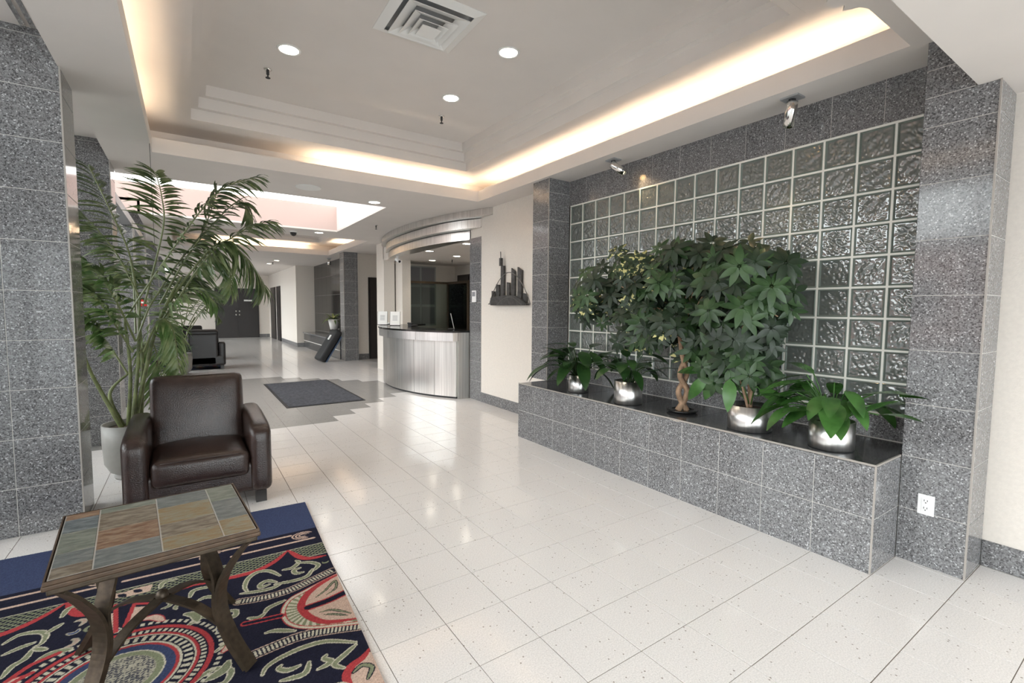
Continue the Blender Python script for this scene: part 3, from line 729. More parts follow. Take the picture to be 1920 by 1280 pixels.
d = struct('door_2', MB().box(1.0, 2.76, 25.26, 25.3, 0, 2.27), 'foot')
for x0, x1, hx in ((1.06, 1.885, 1.82), (1.895, 2.7, 1.96)):
    l = MB().box(x0, x1, 25.235, 25.26, .01, 2.21).build('door_leaf', 'door', d)
    MB().lathe([(.0, 0), (.035, 0), (.035, .04), (0, .05)], 14, c=(hx, 25.23, 1.06), mat4=Matrix.Rotation(PI/2, 4, 'X')).build('knob', 'chrome', l)
    MB().lathe([(.0, 0), (.03, 0), (.03, .02), (0, .025)], 12, c=(hx, 25.23, 1.22), mat4=Matrix.Rotation(PI/2, 4, 'X')).build('lock', 'chrome', l)
MB().box(2.15, 2.5, 25.225, 25.235, 1.68, 1.75).build('sign_plate', 'paperwhite', d)
for n, (y0, y1) in enumerate(((21.87, 22.73), (23.18, 24.48))):
    d = struct('door_%d' % (3+n), MB().box(3.17, 3.199, y0-.05, y1+.05, 0, 2.3), 'foot')
    MB().box(3.16, 3.17, y0, y1, .01, 2.25).build('door_leaf', 'door', d)
d = struct('door_5', MB().box(4.16, 4.98, 13.22, 13.249, 0, 2.27), 'foot')
MB().box(4.2, 4.94, 13.2, 13.22, .01, 2.22).build('door_leaf', 'door', d)
t = thing('exit_sign', 'white lit exit box on the ceiling before the far dark doors', 'sign', (1.64, 24.0, 2.9))
MB().box(-.2, .2, -.04, .04, -.34, -.14).build('box', 'plastic', t); MB().box(-.03, .03, -.02, .02, -.14, 0).build('stem', 'plastic', t)
# granite niche beyond the reception
column(3.44, 3.81, 13.0, 13.4, 0, ZS, 'dark granite pillar at the plant niche beyond the reception', ('-x', '-y'))
b = MB(); b.box(3.82, 3.95, 13.4, 18.4, 0, 2.93); niche = struct('wall_niche', b, 'grout')
tiles(niche, (3.82, 18.4, 0), (0, -1, 0), (0, 0, 1), steps(0, 5.0, .61), steps(0, ZS, .61), mat='granite_black')
t = thing('niche_ledge', 'low dark granite ledge inside the far plant niche', 'ledge', (3.42, 13.42, 0))
MB().box(0, .38, .0, 4.9, 0, .5).build('body', 'granite_dark', t); MB().box(-.03, .385, 0, 4.95, .5, .54).build('cap', 'granite', t); MB().box(-.012, 0, 0, 4.9, .24, .26).build('joint', 'grout', t)
t = thing('niche_spotlight', 'small spotlight glowing above the plant in the far niche', 'spotlight', (3.55, 15.0, ZS))
MB().box(-.05, .05, -.06, .06, -.02, 0).build('plate', 'alu', t); MB().lathe([(0, -.02), (.045, -.03), (.05, -.2), (.02, -.2)], 16).build('barrel', 'chrome', t, True); MB().lathe([(.045, -.198), (0, -.199)], 16).build('bulb', 'lampsmall', t)
l = bpy.data.lights.new('niche_lamp', 'SPOT'); l.energy = 25; l.color = (1, .7, .35); l.spot_size = 1.3; l.shadow_soft_size = .04
o = bpy.data.objects.new('niche_lamp', l); COL.objects.link(o); o.location = (3.55, 15.0, 2.67)
t = thing('leaning_case', 'dark padded case with a white tag leaning against the niche pillar', 'case', (3.07, 13.05, 0), math.radians(4))
mm = Matrix.Rotation(math.radians(32), 4, 'Y'); mm.translation = (.0, .16, .42)
b = MB(); b.rbox((0, 0, 0), (.09, .26, .46), .06, 6); b.v = [tuple(mm @ Vector(v)) for v in b.v]; b.build('shell', 'blackmatt', t, True)
b = MB(); m2 = mm.copy(); m2 = mm @ Matrix.Translation((-.095, -.05, .2)); b.mbox(m2, .01, .12, .14); b.build('tag', 'paperwhite', t)
b = MB(); m2 = mm @ Matrix.Translation((.12, 0, -.05)); b.mbox(m2, .03, .46, .8); b.build('board', 'blue', t)
b = MB(); m2 = mm @ Matrix.Translation((0, -.1, .5)); b.mbox(m2, .04, .16, .04); b.build('grip', 'slot', t)

# ================================================================== MAT, RUGS
t = thing('floor_mat', 'charcoal ribbed entrance mat lying on the grey tile inlay', 'mat', (1.67, 8.55, 0))
bevel(MB().box(-.56, .56, -1.25, 1.25, 0, .008).build('rubber_edge', 'matedge', t), .003)
MB().box(-.525, .525, -1.21, 1.21, .0075, .012).build('pile', 'mat', t)
def make_rug(U, V, st, name, mat_name, origin, eu, ev, hgt, label, detailed):
    nu, nv = int(U/st)+1, int(V/st)+1
    uu, vv = np.meshgrid(np.linspace(0, U, nu), np.linspace(0, V, nv))
    navy = np.array((.013, .013, .026)); blue = np.array((.042, .055, .115)); tan = np.array((.5, .36, .29)); sage = np.array((.2, .215, .135)); cream = np.array((.5, .46, .36)); red = np.array((.36, .045, .05))
    img = np.zeros((nv, nu, 3)); img[:] = navy
    rng = np.random.RandomState(3)
    def put(mask, c): img[mask] = c
    def stroke(pts, wd, col, taper=True, rim=None, sp=True, dash=0):
        P = spline([(a, b_, 0) for a, b_ in pts], 7) if sp and len(pts) > 2 else [Vector((a, b_, 0)) for a, b_ in pts]
        P = np.array([(p.x, p.y) for p in P]); n = len(P); mg = wd*1.3+.02
        s0 = (uu[0] > P[:, 0].min()-mg) & (uu[0] < P[:, 0].max()+mg); s1 = (vv[:, 0] > P[:, 1].min()-mg) & (vv[:, 0] < P[:, 1].max()+mg)
        if not s0.any() or not s1.any(): return
        i0, i1 = np.where(s0)[0][[0, -1]]; j0, j1 = np.where(s1)[0][[0, -1]]
        u = uu[j0:j1+1, i0:i1+1]; v = vv[j0:j1+1, i0:i1+1]
        best = np.full(u.shape, 9.); par = np.zeros(u.shape); L = 0
        tot = np.hypot(*(np.diff(P, axis=0).T)).sum()
        for k in range(n-1):
            d = P[k+1]-P[k]; l2 = d@d+1e-12
            tt = np.clip(((u-P[k, 0])*d[0]+(v-P[k, 1])*d[1])/l2, 0, 1)
            ds = np.hypot(u-P[k, 0]-tt*d[0], v-P[k, 1]-tt*d[1]); m_ = ds < best
            best[m_] = ds[m_]; par[m_] = (L+tt[m_]*math.sqrt(l2)); L += math.sqrt(l2)
        f = par/max(tot, 1e-6); hw = wd/2*(np.sqrt(np.clip(np.sin(PI*np.clip(f, .02, .98)), 0, 1))*.9+.12 if taper else 1)
        sub = img[j0:j1+1, i0:i1+1]
        if rim is not None: sub[best < hw+.005] = rim
        mk = best < hw
        if dash: mk &= ((par/dash) % 1 < .55)
        sub[mk] = col
    def rope(pts, wd):
        stroke(pts, wd+.016, tan, False); stroke(pts, wd+.006, navy, False); stroke(pts, wd-.006, cream, False, dash=.016)
    def poly(pts, col):
        P = np.array(pts); ins = np.zeros(uu.shape, bool); j = len(P)-1
        for i in range(len(P)):
            c = ((P[i, 1] > vv) != (P[j, 1] > vv)) & (uu < (P[j, 0]-P[i, 0])*(vv-P[i, 1])/(P[j, 1]-P[i, 1]+1e-12)+P[i, 0]); ins ^= c; j = i
        img[ins] = col
    if detailed:
        put(vv < .47, blue)
        for a0, a1 in ((.158, .515), (.62, 1.0), (1.1, 1.8)): stroke([(a0, .513), (a1, .514)], .02, tan, False)
        for a0, a1 in ((.038, .475), (.56, .96), (1.06, 1.8)): stroke([(a0, .614), (a1, .614)], .02, tan, False)
        for c in (.09, .57, 1.05, 1.53):
            for r in (.05, .034, .018): stroke([(c+r*1.2*math.cos(a), .545+r*.9*math.sin(a)) for a in np.linspace(-2.6, 1.9, 10)], .009, tan, False)
        lat = (vv > .70) & (vv < .845); wv_ = ((uu+vv*1.2) % .032 < .009) | ((uu-vv*1.2) % .032 < .009)
        put(lat & wv_, sage); put(lat & ((np.abs(vv-.702) < .005) | (np.abs(vv-.842) < .004)), cream*.8)
        # ogee arches of the inner border, repeated along the rug
        for sh in (0, .97):
            L1 = [(.66, .84), (.558, .85), (.458, .858), (.36, .851), (.269, .795), (.196, .704)]; L2 = [(.19, .707), (.145, .817), (.096, .862), (.016, .873)]
            poly([(p[0]+sh, p[1]) for p in L1+L2]+[(.0+sh, .93), (.66+sh, .93)], navy)
            stroke([(p[0]+sh, p[1]) for p in L1], .034, red); stroke([(p[0]+sh, p[1]) for p in L2], .034, red)
        stroke([(1.02, .83), (.95, .86), (.86, .85), (.78, .86), (.66, .84)], .02, red, False)
        S = [[(.262, .968), (.306, .89), (.361, .87), (.407, .913), (.426, .987), (.418, 1.039)], [(.285, 1.024), (.325, .988), (.358, 1.01), (.355, 1.036), (.318, 1.029)], [(.254, 1.043), (.305, 1.072), (.373, 1.066), (.444, 1.046)],
             [(.241, .916), (.193, .917), (.158, .875), (.168, .849)], [(.16, .881), (.103, .909), (.069, .957), (.093, .997), (.118, 1.008)], [(.161, .942), (.192, .952), (.185, .988), (.152, .996)], [(.104, .991), (.141, 1.048), (.21, 1.056), (.292, 1.044)],
             [(.66, .95), (.643, .893), (.563, .9)], [(.625, 1.004), (.592, .991), (.552, 1.015)], [(.357, 1.278), (.335, 1.241), (.267, 1.218)], [(.363, 1.431), (.327, 1.435), (.253, 1.481)], [(.423, 1.277), (.387, 1.299), (.357, 1.278)],
             [(.395, 1.691), (.376, 1.653), (.323, 1.626), (.233, 1.61), (.142, 1.624), (.041, 1.693)], [(.328, 1.675), (.337, 1.69), (.307, 1.716), (.264, 1.713)], [(.229, 1.712), (.255, 1.768), (.336, 1.76)], [(.162, 1.708), (.174, 1.724), (.152, 1.752), (.177, 1.766), (.204, 1.771)],
             [(.044, 1.708), (.095, 1.741), (.144, 1.778), (.116, 1.817)], [(1.312, .94), (1.273, .898), (1.207, .917), (1.178, .956), (1.177, 1.014), (1.194, 1.03)], [(1.178, .941), (1.139, .896)], [(1.288, 1.029), (1.246, 1.007), (1.206, .996)],
             [(1.198, 1.043), (1.207, 1.103), (1.236, 1.135), (1.248, 1.193)], [(1.195, 1.044), (1.15, 1.077)], [(.793, .783), (.781, .729), (.731, .728)], [(1.152, .831), (1.144, .769), (1.118, .758)],
             [(.52, 1.2), (.48, 1.23), (.47, 1.19), (.5, 1.17)], [(.55, 1.45), (.5, 1.42), (.46, 1.45), (.48, 1.49)], [(.62, 1.6), (.56, 1.56), (.5, 1.6), (.52, 1.66), (.57, 1.65)], [(.66, 1.2), (.6, 1.16), (.56, 1.2)],
             [(1.45, 1.0), (1.5, .95), (1.58, .98), (1.56, 1.06), (1.5, 1.05)], [(1.4, 1.25), (1.36, 1.32), (1.3, 1.3)], [(1.6, 1.2), (1.5, 1.25), (1.45, 1.35)], [(1.7, 1.0), (1.68, 1.1), (1.62, 1.14)]]
        for p in S: stroke(p, .018, sage, rim=cream)
        rope([(.456, 1.116), (.377, 1.136), (.3, 1.143), (.22, 1.134), (.133, 1.103), (.014, 1.058)], .04)
        rope([(.43, 1.555), (.336, 1.54), (.268, 1.532), (.198, 1.536), (.105, 1.56), (0, 1.595)], .045)
        # shell at the rug edge
        SH = [(0, 1.112), (.082, 1.145), (.172, 1.186), (.242, 1.223), (.281, 1.303), (.276, 1.394), (.236, 1.459), (.169, 1.504), (.077, 1.541), (0, 1.57)]
        CR = [(0, 1.114), (.096, 1.161), (.161, 1.216), (.2, 1.29), (.201, 1.352), (.176, 1.424), (.118, 1.493), (0, 1.535)]
        poly(SH, sage); ang = np.arctan2(vv-1.34, uu-.15); rad = np.hypot(uu-.15, vv-1.34)
        base = img.copy(); poly(SH, cream); fan = (img == cream).all(2) & (((ang*14/PI) % 1) < .5); img[:] = base; img[fan] = cream
        poly(CR, tan); stroke(SH, .014, cream, False, rim=red); stroke(CR, .036, red)
        stroke([(.178, 1.335), (.087, 1.326), (0, 1.301)], .05, red, False); stroke([(.178, 1.335), (.087, 1.326), (0, 1.301)], .034, navy, False)
        for p in ([(.13, 1.267), (.08, 1.23), (.023, 1.168), (.031, 1.236), (.083, 1.274)], [(.136, 1.4), (.087, 1.409), (.046, 1.445), (.012, 1.484)], [(.12, 1.43), (.08, 1.45), (.03, 1.49)]): stroke(p, .016, navy); stroke(p, .008, sage)
        stroke([(.44, 1.314), (.365, 1.326), (.294, 1.336)], .036, red, False); stroke([(.44, 1.314), (.365, 1.326), (.294, 1.336)], .02, navy, False)
        poly([(0, 1.78), (.038, 1.798), (.091, 1.825), (.121, 1.882), (.1, 2.0), (0, 2.0)], tan); stroke([(0, 1.76), (.038, 1.798), (.091, 1.825), (.121, 1.882), (.11, 1.98)], .034, red)
        stroke([(.09, 1.86), (.05, 1.84), (.02, 1.87), (.05, 1.92)], .016, sage, rim=navy)
        # medallion
        poly([(1.006, .725), (.939, .735), (.881, .721), (.827, .722), (.833, .789), (.912, .79), (1.006, .771)], tan)
        for q_ in ([(.96, .75), (.93, .78)], [(.9, .74), (.87, .77)]): stroke(q_, .03, navy, sp=False)
        for rr_, dsh in ((.335, .03), (.3, 0), (.275, .024)): stroke([(.88+rr_*1.05*math.cos(a), 1.42+rr_*math.sin(a)) for a in np.linspace(0, 2*PI, 40)], .02, red if not dsh else cream, False, dash=dsh)
        for k in range(14):
            a = k*2*PI/14; c = (.88+.375*math.cos(a), 1.42+.36*math.sin(a)); d = (math.cos(a+1.2), math.sin(a+1.2))
            stroke([(c[0]-d[0]*.05, c[1]-d[1]*.05), (c[0]+.02*math.cos(a), c[1]+.02*math.sin(a)), (c[0]+d[0]*.05, c[1]+d[1]*.05)], .034, (sage, tan, blue)[k % 3], rim=(cream, red, cream)[k % 3])
        for a0, a1, b0, b1, c_, w_ in ((.958, .845, .924, 1.086, red, .018), (.884, .889, .896, 1.057, red, .018), (.886, .879, .813, .914, red, .016)): stroke([(a0, a1), (b0, b1)], w_, c_, False, sp=False)
        poly([(.878, .911), (.826, .933), (.871, 1.033), (.885, 1.032)], tan); poly([(.987, .914), (.958, .914), (.937, 1.064), (.968, 1.06)], tan)
        R_ = np.hypot((uu-.88)/1.05, vv-1.42); th = np.arctan2(vv-1.42, uu-.88)
        for r1, c_ in ((.262, red), (.25, cream), (.244, navy), (.205, cream), (.196, red), (.184, blue), (.152, cream), (.146, sage), (.122, cream*.7)): put(R_ < r1, c_)
        put((R_ > .21) & (R_ < .24) & ((th*46/PI/2 % 1) < .5), cream)
        put((R_ < .12) & (np.sin(uu*210+2*np.sin(vv*190))*np.sin(vv*230+2*np.sin(uu*170)) > .05), navy+.05)
        for p in ([(1.223, 1.226), (1.177, 1.165), (1.124, 1.139), (1.1, 1.13)], [(1.24, 1.29), (1.19, 1.24), (1.16, 1.22)]): stroke(p, .022, red, False)
        # repeat of the scrolls beyond the medallion
        for p in S:
            if max(b_ for a, b_ in p) < 1.08: stroke([(a, 2.95-b_) for a, b_ in p], .02, sage, rim=cream)
        # small leaf curls filling the dark ground
        free = np.abs(img-navy).sum(2) < 1e-6; n_ok = 0
        for _ in range(900):
            cu, cv = rng.uniform(.03, U-.03), rng.uniform(.9, V-.03); i_, j_ = int(cu/st), int(cv/st); w0 = int(.026/st)
            if not free[max(0, j_-w0):j_+w0, max(0, i_-w0):i_+w0].all(): continue
            a = rng.uniform(0, 6.28); r_ = rng.uniform(.018, .034); k_ = rng.choice([-1, 1])
            pts_ = [(cu+r_*math.cos(a+k_*q_)*(1-.12*q_), cv+r_*math.sin(a+k_*q_)*(1-.12*q_)) for q_ in (0, .7, 1.4, 2.1, 2.8)]
            c_ = (sage, sage, blue*1.4, tan*.8)[rng.randint(4)]
            stroke(pts_, .013, c_, rim=cream*.75 if rng.rand() < .6 else None)
            free = np.abs(img-navy).sum(2) < 1e-6; n_ok += 1
            if n_ok > 90: break
    else:
        put(((np.sin(uu*18)+np.sin(vv*15+uu*6)) > .9), sage*.5); put((np.abs(np.sin(uu*11)*np.sin(vv*9)) > .8), red*.5); put((uu < .08) | (uu > U-.08) | (vv < .08) | (vv > V-.08), blue)
    img *= (1+.5*(rng.rand(nv, nu, 1)-.5))
    A = Vector((*origin, hgt)); E1 = Vector((*eu, 0)); E2 = Vector((*ev, 0))
    P = np.stack([A.x*0+uu*eu[0]+vv*ev[0], uu*eu[1]+vv*ev[1], np.full(uu.shape, hgt)+.0012*rng.rand(nv, nu)], -1).reshape(-1, 3)
    ii = np.arange(nu*nv).reshape(nv, nu); Q = np.stack([ii[:-1, :-1], ii[:-1, 1:], ii[1:, 1:], ii[1:, :-1]], -1).reshape(-1, 4)
    me = bpy.data.meshes.new('pile'); me.vertices.add(len(P)); me.vertices.foreach_set('co', P.ravel())
    me.loops.add(Q.size); me.loops.foreach_set('vertex_index', Q.ravel()); me.polygons.add(len(Q)); me.polygons.foreach_set('loop_start', np.arange(len(Q))*4)
    me.update(calc_edges=True)
    at = me.color_attributes.new('dye', 'FLOAT_COLOR', 'POINT'); at.data.foreach_set('color', np.concatenate([img.reshape(-1, 3), np.ones((nu*nv, 1))], 1).ravel())
    mt, tr, p = newmat(mat_name); a = tr.nodes.new('ShaderNodeVertexColor'); a.layer_name = 'dye'; tr.links.new(a.outputs[0], p.inputs['Base Color']); p.inputs['Roughness'].default_value = .95; p.inputs['Specular IOR Level'].default_value = .1
    me.materials.append(mt)
    t = thing(name, label, 'rug', (*origin, 0)); mkobj('pile', me, t)
    c = [(0, 0), (U, 0), (U, V), (0, V)]; q = [(a*eu[0]+b_*ev[0], a*eu[1]+b_*ev[1]) for a, b_ in c]
    MB().prism(q, 0, hgt-.0005).build('backing', 'blackmatt', t); return t
make_rug(1.82, 2.2, .0032, 'rug', 'ornate_wool', (.664, 3.662), (-.99896, .0455), (-.0455, -.99896), .009, 'ornate navy rug with blue border, red arches and scrolling leaves', True)
make_rug(1.7, 3.4, .04, 'far_rug', 'far_wool', (.62, 16.2), (-1, 0), (0, -1), .008, 'dark patterned rug under the far pair of armchairs', False)

# ================================================================== ARMCHAIRS
def armchair(label, mat, loc, rz):
    t = thing('armchair', label, 'armchair', loc, rz)
    # local: front at -y, width along x, depth .84
    W_, A_ = .43, .135
    MB().rbox((0, .42, .2), (W_-.02, .39, .11), .03, 6).build('base', mat, t, True)
    for s in (-1, 1):
        x = s*(W_-A_/2)
        b = MB(); b.rbox((0, 0, 0), (A_/2+.004, .4, .25), .05, 8)
        b.v = [(v[0]+x, v[1]+.4, v[2]+.335+(.03*min(1, max(0, v[2]/.2)))*min(1, max(0, (v[1]+.4)/.5))-.05*max(0, 1-(v[1]+.4)/.14)**2*min(1, max(0, (v[2]-.0)/.25))) for v in b.v]
        o = b.build('arm', mat, t, True)
    MB().rbox((0, .33, .315), (W_-A_-.006, .33, .095), .045, 10, top=.035, front=.012).build('seat_cushion', mat, t, True)
    sc_ = t.children[-1] if t.children else t
    for c_ in t.children:
        if c_.name.startswith('seat_cushion'): sc_ = c_
    MB().tube([(-(W_-A_-.06)+2*(W_-A_-.06)*k/12, .012-.011*math.sin(PI*k/12), .392+.006*math.sin(PI*k/12)) for k in range(13)], .004, 6).build('piping', mat, sc_, True)
    b = MB(); b.rbox((0, 0, 0), (W_-A_+.01, .10, .3), .055, 10, front=.03)
    mm = Matrix.Rotation(math.radians(-11), 4, 'X'); mm.translation = (0, .63, .6)
    b.v = [tuple(mm @ Vector(v)) for v in b.v]; b.build('backrest', mat, t, True)
    b = MB(); b.rbox((0, .76, .45), (W_-A_-.01, .05, .36), .03, 6); b.build('back_panel', mat, t, True)
    for x in (-W_+.07, W_-.07):
        for y in (.07, .72): MB().box(x-.035, x+.035, y-.03, y+.03, 0, .1).build('foot', 'foot', t)
    return t
armchair('glossy brown leather club armchair beside the slate table', 'leather', (.045, 3.83, 0), 0)
armchair('dark leather armchair turned away, beside the far potted plant', 'leather_dark', (.25, 13.45, .0095), PI)
armchair('dark leather armchair facing the turned-away one across the far rug', 'leather_dark', (.0, 14.9, .0095), 0)

# ================================================================== SLATE TABLE
t = thing('side_table', 'small slate tile topped side table with curved bronze iron legs', 'table', (-.123, 2.297, .0104), math.radians(4.5))
HT = .572; hs = .305
bevel(MB().box(-hs, hs, -hs, hs, HT-.03, HT-.012).build('top_frame', 'bronze_edge', t), .005); bevel(MB().box(-hs+.01, hs-.01, -hs+.01, hs-.01, HT-.05, HT-.03).build('under_frame', 'bronze', t), .005)
fr = MB(); frame(fr, (-hs+.004, hs-.004, -hs+.004, hs-.004), (-hs+.009, hs-.009, -hs+.009, hs-.009), HT-.012, HT); fr.build('top_lip', 'bronze_edge', t)
MB().box(-hs+.014, hs-.014, -hs+.014, hs-.014, HT-.012, HT-.0003).build('joint_bed', 'trim', t)
slates = {}
for nm, a, c in (('green', (.1, .11, .088), (.19, .195, .16)), ('rust', (.13, .06, .03), (.25, .17, .11)), ('grey', (.085, .092, .09), (.165, .17, .16)), ('blue', (.055, .066, .072), (.15, .165, .17)), ('ochre', (.19, .12, .05), (.2, .19, .14)), ('brown', (.1, .07, .045), (.22, .185, .14))):
    mt, tr, p = newmat('slate_'+nm); g = tr.nodes.new('ShaderNodeNewGeometry'); mp = tr.nodes.new('ShaderNodeMapping'); mp.inputs['Scale'].default_value = (7, 22, 7); mp.inputs['Rotation'].default_value = (0, 0, .3)
    nz = tr.nodes.new('ShaderNodeTexNoise'); nz.inputs['Scale'].default_value = 2.2; nz.inputs['Detail'].default_value = 8; nz.inputs['Roughness'].default_value = .65
    rp = tr.nodes.new('ShaderNodeValToRGB'); rp.color_ramp.elements[0].position = .42; rp.color_ramp.elements[1].position = .6; rp.color_ramp.elements[0].color = (*a, 1); rp.color_ramp.elements[1].color = (*c, 1)
    tr.links.new(g.outputs['Position'], mp.inputs[0]); tr.links.new(mp.outputs[0], nz.inputs['Vector']); tr.links.new(nz.outputs[0], rp.inputs[0]); tr.links.new(rp.outputs[0], p.inputs['Base Color'])
    bp = tr.nodes.new('ShaderNodeBump'); bp.inputs['Strength'].default_value = .5; bp.inputs['Distance'].default_value = .004; tr.links.new(nz.outputs[0], bp.inputs['Height']); tr.links.new(bp.outputs[0], p.inputs['Normal'])
    p.inputs['Roughness'].default_value = .38; slates[nm] = mt; M['slate_'+nm] = mt
xs = [-.291, -.185, 0, .185, .291]
rows = [([.291, .23, .09, -.1, -.21, -.291], ['rust', 'blue', 'green', 'grey', 'brown']), ([.291, .23, .04, -.14, -.291], ['green', 'brown', 'rust', 'grey']),
        ([.291, .15, -.04, -.17, -.291], ['grey', 'ochre', 'brown', 'ochre']), ([.291, .1, -.13, -.291], ['green', 'grey', 'ochre'])]
for i, (ys_, cs) in enumerate(rows):
    for k, c in enumerate(cs):
        o = mkobj('slate_tile', tile_mesh('slate_tile', xs[i+1]-xs[i]-.0035, ys_[k]-ys_[k+1]-.0035, .006, 'slate_'+c), t)
        o.location = ((xs[i]+xs[i+1])/2, (ys_[k]+ys_[k+1])/2, HT-.005)
for sx in (-1, 1):
    for sy in (-1, 1):
        d = Vector((sx, sy, 0)).normalized(); wv = Vector((-sy, sx, 0)).normalized()
        leg = MB().strap([d*r+Vector((0, 0, z)) for r, z in [(p.x, p.z) for p in spline([(.385, 0, HT-.05), (.33, 0, .46), (.265, 0, .35), (.255, 0, .24), (.3, 0, .12), (.375, 0, .006)], 6)]], wv, .058, .011).build('leg', 'bronze', t)
        MB().strap([d*r+Vector((0, 0, z)) for r, z in [(p.x, p.z) for p in spline([(.2, 0, HT-.05), (.215, 0, .46), (.245, 0, .36), (.243, 0, .24), (.288, 0, .12), (.362, 0, .008)], 6)]], wv, .058, .011).build('leg_inner_bar', 'bronze', leg)
        MB().strap([d*r+Vector((0, 0, z)) for r, z in [(p.x, p.z) for p in spline([(.265, 0, .17), (.15, 0, .235), (.02, 0, .262)], 6)]], wv, .04, .009).build('stretcher', 'bronze', t)
MB().lathe([(0, .25), (.02, .258), (.024, .272), (.018, .29), (0, .297)], 16).build('finial', 'bronze', t, True)

# ================================================================== PLANTS
def blade(L, Wd, nseg=6, droop=.3, fold=.15, tip=1.4, base=.25):
    """leaf along +x, width along y, mid rib lower than edges"""
    vs = []; fs = []
    for i in range(nseg+1):
        s_ = i/nseg; a = droop*s_; x = L*(math.sin(a)/droop if droop else s_); z = -L*(1-math.cos(a))/droop if droop else 0
        wd = Wd/2*(math.sin(PI*min(1, (s_**.8)*.97+base*.12))**.8 if 0 < s_ < 1 else .06)
        vs += [(x, -wd, z+fold*wd), (x, 0, z), (x, wd, z+fold*wd)]
    for i in range(nseg): fs += [(i*3, i*3+3, i*3+4, i*3+1), (i*3+1, i*3+4, i*3+5, i*3+2)]
    return vs, fs
def basis(d, upv):
    d = Vector(d).normalized(); y = Vector(upv).cross(d)
    if y.length < 1e-4: y = d.orthogonal()
    y.normalize(); z = d.cross(y); mm = Matrix((d, y, z)).transposed().to_4x4(); return mm
def frond_mb(pts, n=26, L=.24, light=False, wd=.017, down=.5):
    sp = spline(pts, 12); b = MB(); m = len(sp)
    b.tube(sp, [.008*(1-.75*i/(m-1))+.0015 for i in range(m)], 5)
    nr = len(b.f)
    for k in range(n):
        f = .22+.78*k/(n-1); i = min(m-2, int(f*(m-1))); p = sp[i]; d = (sp[min(i+2, m-1)]-sp[max(i-2, 0)]).normalized()
        side = d.cross(Vector((0, 0, 1)))
        if side.length < .3: side = d.cross(Vector((.6, -.8, 0)))
        side.normalize(); upn = side.cross(d).normalized()
        g = math.sin(PI*min(.97, .2+.75*(f-.22)/.78))
        for s in (-1, 1):
            ln = L*(.45+.65*g)*random.uniform(.85, 1.1)
            dr = (side*s*1.0+d*(.45+.7*(f-.2))+upn*random.uniform(.0, .3)-Vector((0, 0, down*random.uniform(.1, .9)))).normalized()
            vs, fs = blade(ln, wd*random.uniform(.85, 1.2), 5, random.uniform(.5, 1.1), .2)
            mm = basis(dr, upn+Vector((0, 0, .6))); mm.translation = p
            b.add([mm @ Vector(v) for v in vs], fs, 1)
    return b
FRONDS = [[(-.44, 5.1, 1.32), (-.18, 5.05, 1.77), (.09, 4.95, 2.21), (.29, 4.9, 2.46), (.55, 4.85, 2.59)], [(-.2, 5.1, 1.45), (.01, 5.1, 1.87), (.21, 5.1, 2.17), (.42, 5.1, 2.4), (.52, 5.05, 2.25)],
  [(-.12, 5.0, 1.5), (.16, 4.9, 1.91), (.32, 4.85, 2.02), (.48, 4.8, 2.14), (.62, 4.75, 2.19)], [(-.16, 5.0, 1.32), (.08, 4.9, 1.75), (.28, 4.85, 1.99), (.42, 4.8, 1.88), (.53, 4.8, 1.72), (.57, 4.8, 1.6)],
  [(-.31, 5.2, 1.45), (-.16, 5.25, 2.11), (-.16, 5.3, 2.4), (-.2, 5.35, 2.62)], [(-.35, 5.2, 1.31), (-.4, 5.3, 1.86), (-.53, 5.35, 2.27), (-.65, 5.4, 2.6)], [(-.34, 5.2, 1.5), (-.49, 5.2, 1.89), (-.7, 5.2, 2.2)],
  [(-.37, 5.05, 1.14), (-.48, 4.95, 1.49), (-.58, 4.9, 1.69), (-.68, 4.85, 1.8)], [(-.39, 5.05, 1.05), (-.57, 4.95, 1.45), (-.69, 4.9, 1.61)], [(-.44, 5.15, .86), (-.57, 5.15, 1.14), (-.67, 5.1, 1.31), (-.73, 5.05, 1.34)],
  [(-.21, 5.2, 1.31), (0, 5.35, 1.7), (.22, 5.4, 1.97), (.34, 5.4, 1.82), (.35, 5.4, 1.56)], [(-.24, 5.1, 1.22), (-.08, 5.0, 1.48), (.07, 4.95, 1.59), (.19, 4.9, 1.48)], [(-.32, 5.05, 1.05), (-.2, 4.95, 1.32), (-.11, 4.9, 1.23), (-.08, 4.88, .91)],
  [(-.34, 5.2, 1.31), (-.08, 5.25, 1.79), (.13, 5.25, 2.11), (.26, 5.2, 2.5)], [(-.37, 5.1, 1.14), (-.24, 5.2, 1.5), (-.04, 5.3, 1.7), (.14, 5.3, 1.65)], [(-.35, 5.1, 1.04), (-.28, 5.3, 1.12), (-.23, 5.4, .87), (-.22, 5.4, .62)],
  [(-.38, 5.2, 1.2), (-.4, 5.5, 1.7), (-.45, 5.8, 1.85), (-.5, 6.0, 1.7)]]
STEMS = [[(-.42, 5.05, .42), (-.37, 5.1, .91), (-.34, 5.2, 1.5)], [(-.41, 5.1, .42), (-.26, 5.05, 1.13), (-.15, 5.0, 1.45), (-.04, 4.95, 1.68)], [(-.48, 5.0, .42), (-.6, 5.0, .74), (-.66, 4.95, .94), (-.7, 4.9, 1.16)],
  [(-.37, 5.15, .42), (-.34, 5.15, .9), (-.35, 5.2, 1.31)], [(-.45, 5.1, .42), (-.42, 5.1, .87), (-.44, 5.1, 1.32)], [(-.48, 5.1, .42), (-.56, 5.1, .7), (-.44, 5.15, .86)]]
POT = [(0, .0), (.13, 0), (.135, .02), (.12, .035), (.16, .06), (.195, .13), (.205, .3), (.205, .455), (.19, .455), (.185, .40)]
